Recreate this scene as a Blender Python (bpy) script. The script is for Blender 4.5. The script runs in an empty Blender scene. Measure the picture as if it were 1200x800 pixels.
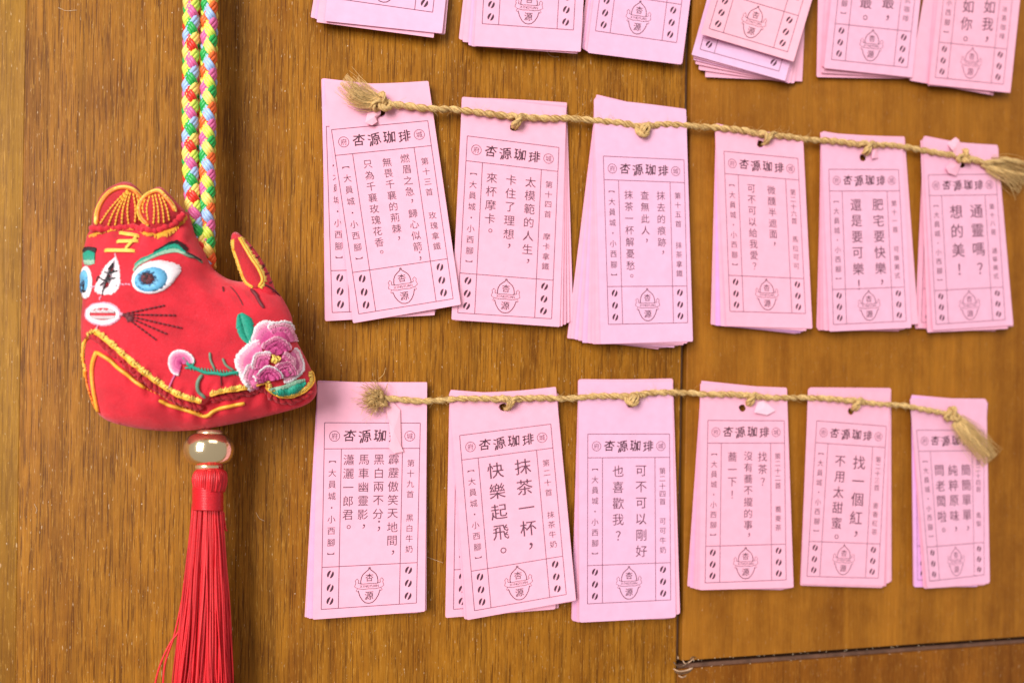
import bpy, bmesh, math, random
import numpy as np
from mathutils import Vector, Matrix
from mathutils.bvhtree import BVHTree
from mathutils.geometry import delaunay_2d_cdt

R = math.radians
random.seed(7)
rng = np.random.default_rng(7)
scene = bpy.context.scene
col = scene.collection

# ---------------------------------------------------------------- camera, world, lights, exposure
FPX = 900.0                      # focal length in photo pixels (1200 wide)
YAW, ROLL, SHIFT, DIST = R(15.43), R(0.9), 131.0, 0.300
fwd = Vector((math.sin(YAW), math.cos(YAW), 0))
rgt0 = Vector((math.cos(YAW), -math.sin(YAW), 0)); up0 = Vector((0, 0, 1))
rgt = rgt0 * math.cos(ROLL) + up0 * math.sin(ROLL)
upv = up0 * math.cos(ROLL) - rgt0 * math.sin(ROLL)
CAM = -fwd * DIST
cd = bpy.data.cameras.new('camera'); cam = bpy.data.objects.new('camera', cd); col.objects.link(cam)
cam.matrix_world = Matrix(((rgt.x, upv.x, -fwd.x, CAM.x), (rgt.y, upv.y, -fwd.y, CAM.y), (rgt.z, upv.z, -fwd.z, CAM.z), (0, 0, 0, 1)))
cd.sensor_width = 36; cd.sensor_fit = 'HORIZONTAL'; cd.lens = 36 * FPX / 1200
cd.shift_y = SHIFT / 1200
cd.clip_start = 0.01; cd.clip_end = 20
cd.dof.use_dof = True; cd.dof.focus_distance = 0.275; cd.dof.aperture_fstop = 7.0
scene.camera = cam

w = bpy.data.worlds.new('World'); scene.world = w; w.use_nodes = True
w.node_tree.nodes['Background'].inputs[0].default_value = (1.0, 0.93, 0.88, 1)
w.node_tree.nodes['Background'].inputs[1].default_value = 0.40

def area(name, loc, target, sx, sy, power, color):
    l = bpy.data.lights.new(name, 'AREA'); l.shape = 'RECTANGLE'; l.size = sx; l.size_y = sy
    l.energy = power; l.color = color
    o = bpy.data.objects.new(name, l); col.objects.link(o); o.location = loc
    o.rotation_euler = (Vector(target) - Vector(loc)).to_track_quat('-Z', 'Y').to_euler()
    return o
area('window_light', (-1.02, -1.26, 0.36), (0.0, 0, -.04), 0.70, 1.10, 41.0, (1.0, 0.97, 0.94))
area('room_light', (0.45, -1.0, 1.25), (0.05, 0, 0), 1.0, 0.5, 4.5, (1.0, 0.95, 0.92))

scene.view_settings.view_transform = 'Standard'
try: scene.view_settings.look = 'None'
except Exception: pass
scene.view_settings.exposure = 0.0
scene.view_settings.gamma = 1.0

# ---------------------------------------------------------------- geometry helpers
def P(px, py, h=0.0):
    """point of the place seen at photo pixel (px, py) that stands h metres off the wall (the wall is the plane y = 0)"""
    d = rgt * ((px - 600) / FPX) + upv * ((400 - py + SHIFT) / FPX) + fwd
    t = (-h - CAM.y) / d.y
    return CAM + d * t

def ray(px, py):
    return (rgt * ((px - 600) / FPX) + upv * ((400 - py + SHIFT) / FPX) + fwd).normalized()

MM = 0.001
PX = 0.000333                     # about one photo pixel, in metres

class MB:
    def __init__(s): s.v = []; s.f = []; s.m = []; s.sm = []
    def add(s, verts, faces, mat=0, smooth=True):
        b = len(s.v); s.v.extend([tuple(v) for v in verts])
        for f in faces:
            s.f.append([i + b for i in f]); s.m.append(mat); s.sm.append(smooth)
    def tube(s, pts, r, sides=6, mat=0, cap=True):
        pts = [Vector(p) for p in pts]; n = len(pts)
        if n < 2: return
        rr = r if hasattr(r, '__len__') else [r] * n
        nrm = None; verts = []
        for i, p in enumerate(pts):
            t = (pts[min(i + 1, n - 1)] - pts[max(i - 1, 0)])
            if t.length < 1e-12: t = Vector((0, 0, 1))
            t.normalize()
            if nrm is None:
                a = Vector((0, -1, 0)) if abs(t.y) < .9 else Vector((1, 0, 0))
                nrm = (a - t * a.dot(t)).normalized()
            else:
                nrm = nrm - t * nrm.dot(t)
                nrm = nrm.normalized() if nrm.length > 1e-9 else t.orthogonal().normalized()
            bi = t.cross(nrm)
            for k in range(sides):
                a = 2 * math.pi * k / sides
                verts.append(p + (nrm * math.cos(a) + bi * math.sin(a)) * rr[i])
        faces = []
        for i in range(n - 1):
            for k in range(sides):
                k2 = (k + 1) % sides
                faces.append((i * sides + k, i * sides + k2, (i + 1) * sides + k2, (i + 1) * sides + k))
        if cap:
            faces.append(tuple(range(sides - 1, -1, -1))); faces.append(tuple((n - 1) * sides + k for k in range(sides)))
        s.add(verts, faces, mat)
    def build(s, name, mats, parent=None, origin=Vector((0, 0, 0))):
        me = bpy.data.meshes.new(name)
        me.from_pydata([(v[0] - origin[0], v[1] - origin[1], v[2] - origin[2]) for v in s.v], [], s.f)
        if not isinstance(mats, (list, tuple)): mats = [mats]
        for m in mats: me.materials.append(m)
        me.polygons.foreach_set('material_index', s.m)
        me.polygons.foreach_set('use_smooth', s.sm)
        me.update()
        o = bpy.data.objects.new(name, me); col.objects.link(o)
        if parent is not None: o.parent = parent
        return o

def root(name, loc, label, cat, group=None):
    o = bpy.data.objects.new(name, None); col.objects.link(o); o.location = loc
    o.empty_display_size = 0.01
    o['label'] = label; o['category'] = cat
    if group: o['group'] = group
    return o

def spline(pts, per=8):
    """Catmull-Rom through points of any dimension"""
    p = [np.array(q, float) for q in pts]; p = [2 * p[0] - p[1]] + p + [2 * p[-1] - p[-2]]
    out = []
    for i in range(1, len(p) - 2):
        for k in range(per):
            t = k / per
            out.append(.5 * (2 * p[i] + (p[i + 1] - p[i - 1]) * t + (2 * p[i - 1] - 5 * p[i] + 4 * p[i + 1] - p[i + 2]) * t * t
                             + (3 * p[i] - p[i - 1] - 3 * p[i + 1] + p[i + 2]) * t ** 3))
    out.append(p[-2]); return out

def resample(pts, n):
    p = np.array([tuple(q) for q in pts], float); d = np.r_[0, np.cumsum(np.linalg.norm(np.diff(p, axis=0), axis=1))]
    t = np.linspace(0, d[-1], n)
    return [np.array([np.interp(x, d, p[:, k]) for k in range(p.shape[1])]) for x in t]

# ---------------------------------------------------------------- materials
def new_mat(name):
    m = bpy.data.materials.new(name); m.use_nodes = True
    nt = m.node_tree; b = nt.nodes['Principled BSDF']
    return m, nt, b
def N(nt, typ, **kw):
    n = nt.nodes.new(typ)
    for k, v in kw.items(): setattr(n, k, v)
    return n
def L(nt, a, b): nt.links.new(a, b)
def noise(nt, vec, scale, detail=3, rough=.55, dist=0.0):
    n = N(nt, 'ShaderNodeTexNoise'); n.inputs['Scale'].default_value = scale
    n.inputs['Detail'].default_value = detail; n.inputs['Roughness'].default_value = rough
    n.inputs['Distortion'].default_value = dist
    if vec is not None: L(nt, vec, n.inputs['Vector'])
    return n.outputs[0]
def ramp(nt, fac, stops):
    r = N(nt, 'ShaderNodeValToRGB'); e = r.color_ramp.elements
    while len(e) < len(stops): e.new(0.5)
    for i, (p, c) in enumerate(stops):
        e[i].position = p; e[i].color = c if len(c) == 4 else (*c, 1)
    L(nt, fac, r.inputs[0]); return r.outputs[0]
def mapped(nt, scale, loc=(0, 0, 0), rot=(0, 0, 0)):
    tc = N(nt, 'ShaderNodeTexCoord'); mp = N(nt, 'ShaderNodeMapping')
    mp.inputs['Scale'].default_value = scale; mp.inputs['Location'].default_value = loc; mp.inputs['Rotation'].default_value = rot
    L(nt, tc.outputs['Object'], mp.inputs['Vector']); return mp.outputs[0]
def mix(nt, fac, a, b, mode='MIX'):
    m = N(nt, 'ShaderNodeMix'); m.data_type = 'RGBA'; m.blend_type = mode
    for s_, v in ((m.inputs[0], fac), (m.inputs[6], a), (m.inputs[7], b)):
        if isinstance(v, (int, float)): s_.default_value = v
        elif isinstance(v, tuple): s_.default_value = v if len(v) == 4 else (*v, 1)
        else: L(nt, v, s_)
    return m.outputs[2]
def bump(nt, b, h, strength, dist, prev=None):
    n = N(nt, 'ShaderNodeBump'); n.inputs['Strength'].default_value = strength; n.inputs['Distance'].default_value = dist
    L(nt, h, n.inputs['Height'])
    if prev is not None: L(nt, prev, n.inputs['Normal'])
    L(nt, n.outputs[0], b.inputs['Normal']); return n.outputs[0]

def wood(name, base, band, dark, seed, streak=1.0, rot=0.0, pale=1.0):
    m, nt, b = new_mat(name)
    def mp(sx, sz, k): return mapped(nt, (sx, sx, sz), (seed * 3.1 + k, seed * 1.7 + k * 2, seed * .7 + k), (0, rot, 0))
    wob = noise(nt, mp(14, 3, .5), 1, 2)
    broad = noise(nt, mp(90, 5, 1), 1, 4, .6, .6)
    c = ramp(nt, broad, [(.28, band), (.5, base), (.72, tuple(x * 1.22 for x in base))])
    mid = noise(nt, mp(620, 14, 2), 1, 5, .65, .4)
    c = mix(nt, .65 * streak, c, ramp(nt, mid, [(.3, tuple(.42 * 1.0 for _ in range(3))), (.52, (1, 1, 1)), (.75, (1.0, .99, .95))]), 'MULTIPLY')
    mott = noise(nt, mp(75, 55, 12), 1, 5, .65); c = mix(nt, .7, c, ramp(nt, mott, [(.30, (.66, .58, .55)), (.55, (1, 1, 1)), (.75, (1.12, 1.13, 1.0))]), 'MULTIPLY')
    fine = noise(nt, mp(2300, 60, 3), 1, 4, .6, .3)
    fr = ramp(nt, fine, [(.40, (1, 1, 1)), (.475, (0, 0, 0))])
    fr2 = N(nt, 'ShaderNodeMath', operation='MULTIPLY'); L(nt, fr, fr2.inputs[0]); fr2.inputs[1].default_value = .72 * streak
    c = mix(nt, fr2.outputs[0], c, dark)
    por = noise(nt, mp(2900, 190, 4), 1, 3, .6)
    pr = ramp(nt, por, [(.60, (0, 0, 0)), (.66, (1, 1, 1))])
    pr2 = N(nt, 'ShaderNodeMath', operation='MULTIPLY'); L(nt, pr, pr2.inputs[0]); pr2.inputs[1].default_value = .42 * pale
    c = mix(nt, pr2.outputs[0], c, (.56, .29, .055))  # highlights on the pores painted in as pale streaks
    dust_glint = noise(nt, mp(2300, 420, 9), 1, 2, .5)
    dr = ramp(nt, dust_glint, [(.712, (0, 0, 0)), (.74, (1, 1, 1))])
    dr2 = N(nt, 'ShaderNodeMath', operation='MULTIPLY'); L(nt, dr, dr2.inputs[0]); dr2.inputs[1].default_value = .5 * pale
    c = mix(nt, dr2.outputs[0], c, (.85, .62, .38))  # pale specks: dust in the pores and their bright glints, painted in
    L(nt, c, b.inputs['Base Color'])
    rg = ramp(nt, mid, [(.3, (.52,) * 3), (.7, (.36,) * 3)]); L(nt, rg, b.inputs['Roughness'])
    b.inputs['Specular IOR Level'].default_value = .14
    p = bump(nt, b, fine, .55 * streak, .00012)
    p = bump(nt, b, por, .35, .00010, p)
    bump(nt, b, mid, .35 * streak, .00025, p)
    return m

def simple(name, color, rough=.6, var=.12, scale=900, bumpd=0.0, metal=0.0, sheen=0.0, coat=0.0):
    m, nt, b = new_mat(name)
    v = mapped(nt, (1, 1, 1), (hash(name) % 7, 1, 2))
    n = noise(nt, v, scale, 3)
    c = ramp(nt, n, [(.3, tuple(x * (1 - var) for x in color)), (.7, tuple(min(1, x * (1 + var)) for x in color))])
    L(nt, c, b.inputs['Base Color'])
    b.inputs['Roughness'].default_value = rough; b.inputs['Metallic'].default_value = metal
    b.inputs['Sheen Weight'].default_value = sheen; b.inputs['Coat Weight'].default_value = coat
    if bumpd: bump(nt, b, n, .6, bumpd)
    return m

def paper(name, color):
    m, nt, b = new_mat(name)
    v = mapped(nt, (1, 1, 1)); n = noise(nt, v, 260, 4); n2 = noise(nt, v, 5200, 2)
    c = ramp(nt, n, [(.25, tuple(x * .93 for x in color)), (.75, tuple(min(1, x * 1.03) for x in color))])
    fl = ramp(nt, n2, [(.30, (.93, .90, .93)), (.42, (1, 1, 1))])
    c = mix(nt, .55, c, fl, 'MULTIPLY')
    L(nt, c, b.inputs['Base Color']); b.inputs['Roughness'].default_value = .62
    b.inputs['Specular IOR Level'].default_value = .35
    p = bump(nt, b, n2, .18, .00005); bump(nt, b, noise(nt, v, 60, 2), .35, .0006, p)
    return m

W_MAIN = wood('oak_veneer', (.305, .119, .009), (.225, .077, .006), (.075, .020, .002), 1.3)
W_LEFT = wood('oak_veneer_yellow', (.29, .132, .008), (.24, .098, .006), (.12, .042, .004), 4.4, .7, R(4))
W_RIGHT = wood('smooth_panel_wood', (.30, .112, .011), (.228, .077, .007), (.16, .050, .005), 7.9, .38, 0, .45)
W_LOW = wood('lower_panel_wood', (.235, .078, .007), (.17, .050, .004), (.10, .028, .003), 9.2, .6, 0, .7)
W_DARK = simple('groove_dark_wood', (.05, .016, .008), .7, .4, 300)
W_STRIP = simple('groove_strip_wood', (.13, .060, .036), .5, .3, 300)
PINK = paper('pink_paper', (.86, .415, .545))
PINK2 = paper('pink_paper_warm', (.88, .43, .53))
LILAC = paper('lilac_shaded_paper', (.81, .41, .62)); VIOLET = paper('violet_shaded_paper', (.80, .40, .74))  # pink paper with the purple tint of shaded under-cards painted into its colour
ROSE = paper('deeper_rose_paper', (.82, .35, .47))
INK = simple('plum_ink', (.06, .012, .030), .6, .2)
INKL = simple('faded_plum_ink', (.16, .045, .09), .6, .15)
JUTE = simple('jute_fibre', (.55, .355, .135), .8, .34, 1400, .0001)
JUTE_L = simple('pale_jute_fibre', (.76, .52, .22), .75, .25, 1400)
JUTE_D = simple('dark_jute_fibre', (.36, .19, .05), .8, .3, 1400)

# ---------------------------------------------------------------- wooden wall
wall = bpy.data.objects.new('wooden_wall', None); col.objects.link(wall); wall['kind'] = 'structure'
wall['label'] = 'brown varnished wooden panelling with vertical grain behind everything'
def board(poly, y0, depth, bev, mat, name='board'):
    """poly: world (x,z) convex, counter-clockwise seen from the camera"""
    n = len(poly); c = np.array(poly, float)
    def inset(d):
        out = []
        for i in range(n):
            a, b_, e = c[i - 1], c[i], c[(i + 1) % n]
            d1 = (b_ - a) / np.linalg.norm(b_ - a); d2 = (e - b_) / np.linalg.norm(e - b_)
            n1 = np.array([-d1[1], d1[0]]); n2 = np.array([-d2[1], d2[0]])
            k = n1 + n2; k = k / (k @ n1)
            out.append(b_ + k * d)
        return out
    mb = MB(); rings = []
    for d, y in ((0, y0 + depth), (0, y0 + bev), (bev * .3, y0 + bev * .3), (bev, y0)):
        rings.append([(p[0], y, p[1]) for p in inset(d)])
    V = [v for r_ in rings for v in r_]; F = []
    for k in range(3):
        for i in range(n):
            j = (i + 1) % n; F.append((k * n + i, k * n + j, (k + 1) * n + j, (k + 1) * n + i))
    F.append(tuple(3 * n + i for i in range(n)))
    mb.add(V, F, 0, False)
    return mb.build(name, mat, wall)
def vx(px, py): return P(px, py).x
ZT, ZB, XL, XR = .42, -.42, -.55, .75
xa = vx(27, 200); xg = vx(803, 100)
g0 = P(797, 774); g1 = P(1200, 745.5); sl = (g1.z - g0.z) / (g1.x - g0.x)
gw = P(900, 760).z - P(900, 769.5).z
x1 = xg; x2 = xg + 3.9 * PX; x3 = xg + 8.0 * PX
def gz(x): return g0.z + sl * (x - g0.x)
board([(XL, ZB), (xa - .00001, ZB), (xa - .00001, ZT), (XL, ZT)], .0001, .012, .00012, W_LEFT)
board([(xa + .00001, ZB), (x1, ZB), (x1, ZT), (xa + .00001, ZT)], .0, .012, .0002, W_MAIN)
board([(x3, gz(x3)), (XR, gz(XR)), (XR, ZT), (x3, ZT)], -.0001, .012, .0004, W_RIGHT)
board([(x1 + .0005, ZB), (XR, ZB), (XR, gz(XR) - gw), (x1 + .0005, gz(x1) - gw)], .0004, .012, .0004, W_LOW)
board([(x2, gz(x2) - gw * .2), (x3 - 1.4 * PX, gz(x3) - gw * .2), (x3 - 1.4 * PX, ZT), (x2, ZT)], .0026, .009, .0003, W_STRIP, 'groove_strip')
# lower grey-brown filler of the horizontal groove
board([(x2, gz(x2) - gw * 1.1), (XR, gz(XR) - gw * 1.1), (XR, gz(XR) - gw * .52), (x2, gz(x2) - gw * .52)], .0018, .009, .0003, W_STRIP, 'groove_strip')
mb = MB(); mb.add([(XL, .0125, ZB), (XR, .0125, ZB), (XR, .0125, ZT), (XL, .0125, ZT), (XL, .02, ZB), (XR, .02, ZB), (XR, .02, ZT), (XL, .02, ZT)],
    [(0, 1, 2, 3), (4, 7, 6, 5), (0, 4, 5, 1), (1, 5, 6, 2), (2, 6, 7, 3), (3, 7, 4, 0)], 0, False)
mb.build('backing', W_DARK, wall)
# shavings wedged in the corner of the grooves
mb = MB()
for (pts, r_, mi) in (([(789, 775), (793, 779), (799, 780), (806, 776)], 1.3, 0), ([(789, 783), (796, 786), (804, 785), (812, 782)], 1.5, 1),
                   ([(795, 791), (800, 793), (804, 791)], 1.2, 1), ([(800, 773), (803, 777), (808, 775), (813, 771)], 1.2, 1),
                   ([(790, 786), (798, 789), (808, 786), (813, 779)], 1.1, 0), ([(794, 768), (795, 772)], .9, 1), ([(808, 773), (812, 769), (817, 771)], .8, 0)):
    q = spline(pts, 5); mb.tube([P(a, b_, .0006 + .0006 * math.sin(i * .5)) for i, (a, b_) in enumerate(q)], [PX * r_ * .78 * (.5 + .5 * math.sin(math.pi * (i + .6) / (len(q) + .2))) for i in range(len(q))], 6, mi)
mb.build('wood_shaving', [simple('shaving_dark', (.13, .07, .035), .35, .3), simple('shaving_pale', (.50, .32, .20), .35, .2)], wall)
# pale flecks raised along the groove, others painting pore highlights, and lint hairs
mb = MB()
for k in range(60):
    x = 800 + 395 * random.random() ** 1.5; y = 777 - (x - 800) * .0675 + random.choice([-3, 5.5]) + random.uniform(-1.2, 1.2)
    c = P(x, y, .0001); s_ = PX * random.uniform(.35, .9)
    mb.add([c + Vector((-s_, 0, -s_ * .6)), c + Vector((s_, 0, -s_ * .5)), c + Vector((s_ * .5, 0, s_)), c + Vector((0, -s_ * .6, 0))], [(0, 1, 3), (1, 2, 3), (2, 0, 3)], 0)
for k in range(90):
    x = random.uniform(5, 790); y = random.uniform(3, 797)
    c = P(x, y, .00003); s_ = PX * random.uniform(.25, .6)
    mb.add([c + Vector((-s_, 0, -s_ * .6)), c + Vector((s_, 0, -s_ * .5)), c + Vector((s_ * .5, 0, s_ * 1.6)), c + Vector((0, -s_ * .5, 0))], [(0, 1, 3), (1, 2, 3), (2, 0, 3)], 0)
for a_, b_, c_ in (((68, 9), (78, 13), (90, 12)), ((497, 651), (508, 655), (519, 659)), ((775, 380), (779, 392), (776, 402)), ((40, 590), (43, 596), (42, 601)), ((640, 60), (646, 66), (655, 67)), ((300, 600), (304, 607), (310, 610))):
    mb.tube([P(x, y, .00012) for x, y in spline([a_, b_, c_], 5)], .00005, 4, 0, False)
fl = mb.build('dust_glint_flecks', simple('pale_dust_glint', (.82, .62, .42), .5, .2), wall); fl['kind'] = 'stuff'

# ---------------------------------------------------------------- glyphs of the built-in font
_cache = {}
_tc = bpy.data.curves.new('glyph_source', 'FONT'); _to = bpy.data.objects.new('glyph_source', _tc); col.objects.link(_to)
_tc.resolution_u = 2; _tc.align_x = 'CENTER'; _tc.align_y = 'CENTER'
def glyph(ch, off):
    key = (ch, off)
    if key in _cache: return _cache[key]
    _tc.body = ch; _tc.offset = off
    bpy.context.view_layer.update()
    dg = bpy.context.evaluated_depsgraph_get(); e = _to.evaluated_get(dg); me = e.to_mesh()
    v = np.array([tuple(q.co)[:2] for q in me.vertices], float).reshape(-1, 2)
    f = [tuple(p.vertices) for p in me.polygons]
    e.to_mesh_clear()
    if len(v): v = v - (v.max(0) + v.min(0)) / 2
    _cache[key] = (v, f); return v, f

# ---------------------------------------------------------------- paper card bundles
WH = .518                            # printed frame: real width / height
def bil(q, s, t):
    a = q[0] * (1 - s) + q[1] * s; b_ = q[3] * (1 - s) + q[2] * s
    return a * (1 - t) + b_ * t
class Card:
    """a sheet given by its four corners; hf(s, t) is its distance off the wall"""
    def __init__(c, quad, hf, frame): c.q = [np.array(p, float) for p in quad]; c.hf = hf; c.fr = [np.array(p, float) for p in frame]; c.eps = .00006
    def uv(c, p):
        s, t = .5, .5
        for _ in range(3):
            e = bil(c.q, s, t) - p
            ds = (bil(c.q, s + .01, t) - bil(c.q, s, t)) / .01; dt = (bil(c.q, s, t + .01) - bil(c.q, s, t)) / .01
            det = ds[0] * dt[1] - ds[1] * dt[0]
            s -= (e[0] * dt[1] - e[1] * dt[0]) / det; t -= (ds[0] * e[1] - ds[1] * e[0]) / det
        return s, t
    def at(c, s, t, up=0):           # frame coordinates -> world, on the sheet
        p = bil(c.fr, s, t); u, v = c.uv(p)
        return P(p[0], p[1], c.hf(u, v) + c.eps + up)

def ink_line(mb, c, a, b_, wpx=.8, mat=0):
    n = 12; a = np.array(a, float); b_ = np.array(b_, float)
    d = b_ - a; L_ = math.hypot(d[0] * WH, d[1]); nx, ny = -d[1] / L_, d[0] * WH / L_
    hw = wpx / 215 / 2; V = []
    for i in range(n + 1):
        p = a + d * i / n
        for sgn in (-1, 1): V.append(c.at(p[0] + sgn * nx * hw / WH, p[1] + sgn * ny * hw))
    mb.add(V, [(2 * i, 2 * i + 1, 2 * i + 3, 2 * i + 2) for i in range(n)], mat, False)
def ink_path(mb, c, pts, wpx, mat=0, closed=False):
    pts = [np.array(p, float) for p in pts]; n = len(pts); V = []
    for i, p in enumerate(pts):
        d = pts[(i + 1) % n if closed else min(i + 1, n - 1)] - pts[i - 1 if (closed or i) else 0]
        l = math.hypot(d[0] * WH, d[1]) or 1; nx, ny = -d[1] / l, d[0] * WH / l; hw = wpx / 430
        for sg in (-1, 1): V.append(c.at(p[0] + sg * nx * hw / WH, p[1] + sg * ny * hw))
    F = [(2 * i, 2 * i + 1, 2 * i + 3, 2 * i + 2) for i in range(n - 1)]
    if closed: F.append((2 * n - 2, 2 * n - 1, 1, 0))
    mb.add(V, F, mat, False)
def ink_char(mb, c, ch, s, t, size, off=-.012, rot=0, mat=0, double=0.0, sx=1.0, shear=0.0, lift=0.0, brush=0.0):
    v, f = glyph(ch, off)
    if not len(v): return
    for k, dx in enumerate((0, double) if double else (0,)):
        V = []
        for x, y in v:
            if brush:
                q_ = ord(ch) % 17
                x += brush * math.sin(5.1 * y + q_) + .5 * brush * math.sin(13 * x + q_); y += brush * math.sin(4.3 * x + q_ * 2) + .6 * brush * math.sin(11 * y + q_) - dx * .8
            x = (x + dx) * sx + shear * y
            if rot: x, y = (x * math.cos(rot) - y * math.sin(rot), x * math.sin(rot) + y * math.cos(rot))
            V.append(c.at(s + x * size / WH, t - y * size, lift + k * .000004))
        mb.add(V, f, mat, False)

HDR = '杏源珈琲'; ADDR = '【大員城・小西腳】'
def print_card(c, parent, org, spec, full=True):
    """everything printed on one sheet"""
    mb = MB()
    rows = [((0, 0), (1, 0)), ((1, 0), (1, 1)), ((1, 1), (0, 1)), ((0, 1), (0, 0)), ((0, .775), (1, .775)), ((.18, .14), (.18, 1)), ((0, .14), (1, .14)), ((.82, .14), (.82, 1))]
    if not full: rows = [rows[i] for i in (0, 1, 2, 3, 4, 5)]
    for a, b_ in rows: ink_line(mb, c, a, b_, .78)
    mb.build('printed_border', INKL, parent, org)
    # beans
    for s in ((.09, .91) if full else (.09, .91)):
        for t in (.815, .888, .958):
            mb = MB(); ang = R(24)
            for sg in (-1, 1):
                pts = []
                for k in range(9):
                    a = -math.pi / 2 + math.pi * k / 8
                    pts.append((sg * (.0055 + .0150 * math.cos(a)), .0225 * math.sin(a)))
                V = []
                for x, y in pts:
                    xr = x * math.cos(ang) - y * math.sin(ang); yr = x * math.sin(ang) + y * math.cos(ang)
                    V.append(c.at(s + xr * .88 / WH, t + yr * .88))
                mb.add(V, [tuple(range(9)) if sg > 0 else tuple(range(8, -1, -1))], 0, False)
            mb.build('printed_bean', INK, parent, org)
    # address column
    mb = MB()
    if full or True:
        for k, ch in enumerate(ADDR):
            t = .207 + .0625 * k
            if ch in '【】': ink_char(mb, c, ch, .09, t + (.004 if ch == '【' else -.004), .042, -.012, -math.pi / 2)
            else: ink_char(mb, c, ch, .09, t, .045, 0)
        mb.build('address_lettering', INK2, parent, org)
    if not full: return
    # header: brushed name between two circled characters
    mb = MB()
    for k, ch in enumerate(HDR):
        ink_char(mb, c, ch, .265 + .157 * k, .070 + (.003 if k % 2 else -.003), .070, .0, .09 * (1 if k % 2 else -1) + .05, 0, .026, 1.0, .10, 0, .030)
    mb.build('title_lettering', INK, parent, org)
    for s, ch in ((.107, '府'), (.893, '城')):
        mb = MB()
        ink_path(mb, c, [(s + .0275 * math.cos(a) / WH, .072 + .0275 * math.sin(a)) for a in np.linspace(0, 2 * math.pi, 21)[:-1]], .7, 0, True)
        ink_char(mb, c, ch, s, .072, .036, 0)
        mb.build('round_seal', INKL, parent, org)
    # number and drink column
    mb = MB()
    num, drink = spec['right']
    for k, ch in enumerate(num): ink_char(mb, c, ch, .91, .222 + .0575 * k * (4 / max(4, len(num))), .043, 0)
    for k, ch in enumerate(drink): ink_char(mb, c, ch, .91, .525 + .0575 * k + (4 - len(drink)) * .03, .043, 0)
    mb.build('number_lettering', INK2, parent, org)
    # poem
    mb = MB()
    for (s, t0, dt, size, txt) in spec['cols']:
        for k, ch in enumerate(txt):
            t = t0 + dt * k
            if ch in '，。；':
                ink_char(mb, c, ch, s + .012, t - dt * .12, size * 1.15, 0, 0, 0)
            else:
                ink_char(mb, c, ch, s, t, size * .96, 0, 0, 0, .010 if size > .08 else 0)
    mb.build('poem_lettering', INK2, parent, org)
    # emblem: an acorn-like dome and bowl with a ribbon across
    mb = MB(); K = .096
    def E(x, y): return (.5 + x * K / WH, .888 + y * K)
    def sym(pts): return [E(-x, y) for x, y in pts[::-1]] + [E(x, y) for x, y in pts[1:]]
    dome = [(0, -1.0), (.07, -.9), (.2, -.8), (.36, -.66), (.45, -.48), (.49, -.25), (.47, -.1)]
    bowl = [(0, 1.0), (.2, .96), (.38, .8), (.53, .55), (.62, .25)]
    ink_path(mb, c, sym(dome), .95); ink_path(mb, c, sym(bowl), .95)
    ink_path(mb, c, [E(math.cos(a) * .06, -1.0 + math.sin(a) * .05) for a in np.linspace(0, 6.28, 9)], .6)
    ink_path(mb, c, sym([(0, -.13), (.35, -.11), (.63, -.17)]), .6); ink_path(mb, c, sym([(0, .17), (.35, .19), (.66, .13)]), .6)
    for sg in (-1, 1):
        ink_path(mb, c, [E(sg * x, y) for x, y in ((.63, -.17), (.60, -.32), (.70, -.42), (.80, -.30), (.76, -.2), (.83, .02), (.66, .13), (.74, .26), (.64, .32))], .6)
    ink_char(mb, c, '杏', *E(0, -.47), .046, .004); ink_char(mb, c, '源', *E(0, .56), .050, .004)
    for k, ch in enumerate('XINGYUAN'): ink_char(mb, c, ch, *E(-.46 + .132 * k, .02), .020, 0)
    mb.build('printed_emblem', INKL if spec.get('faint') else INK, parent, org)

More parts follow.
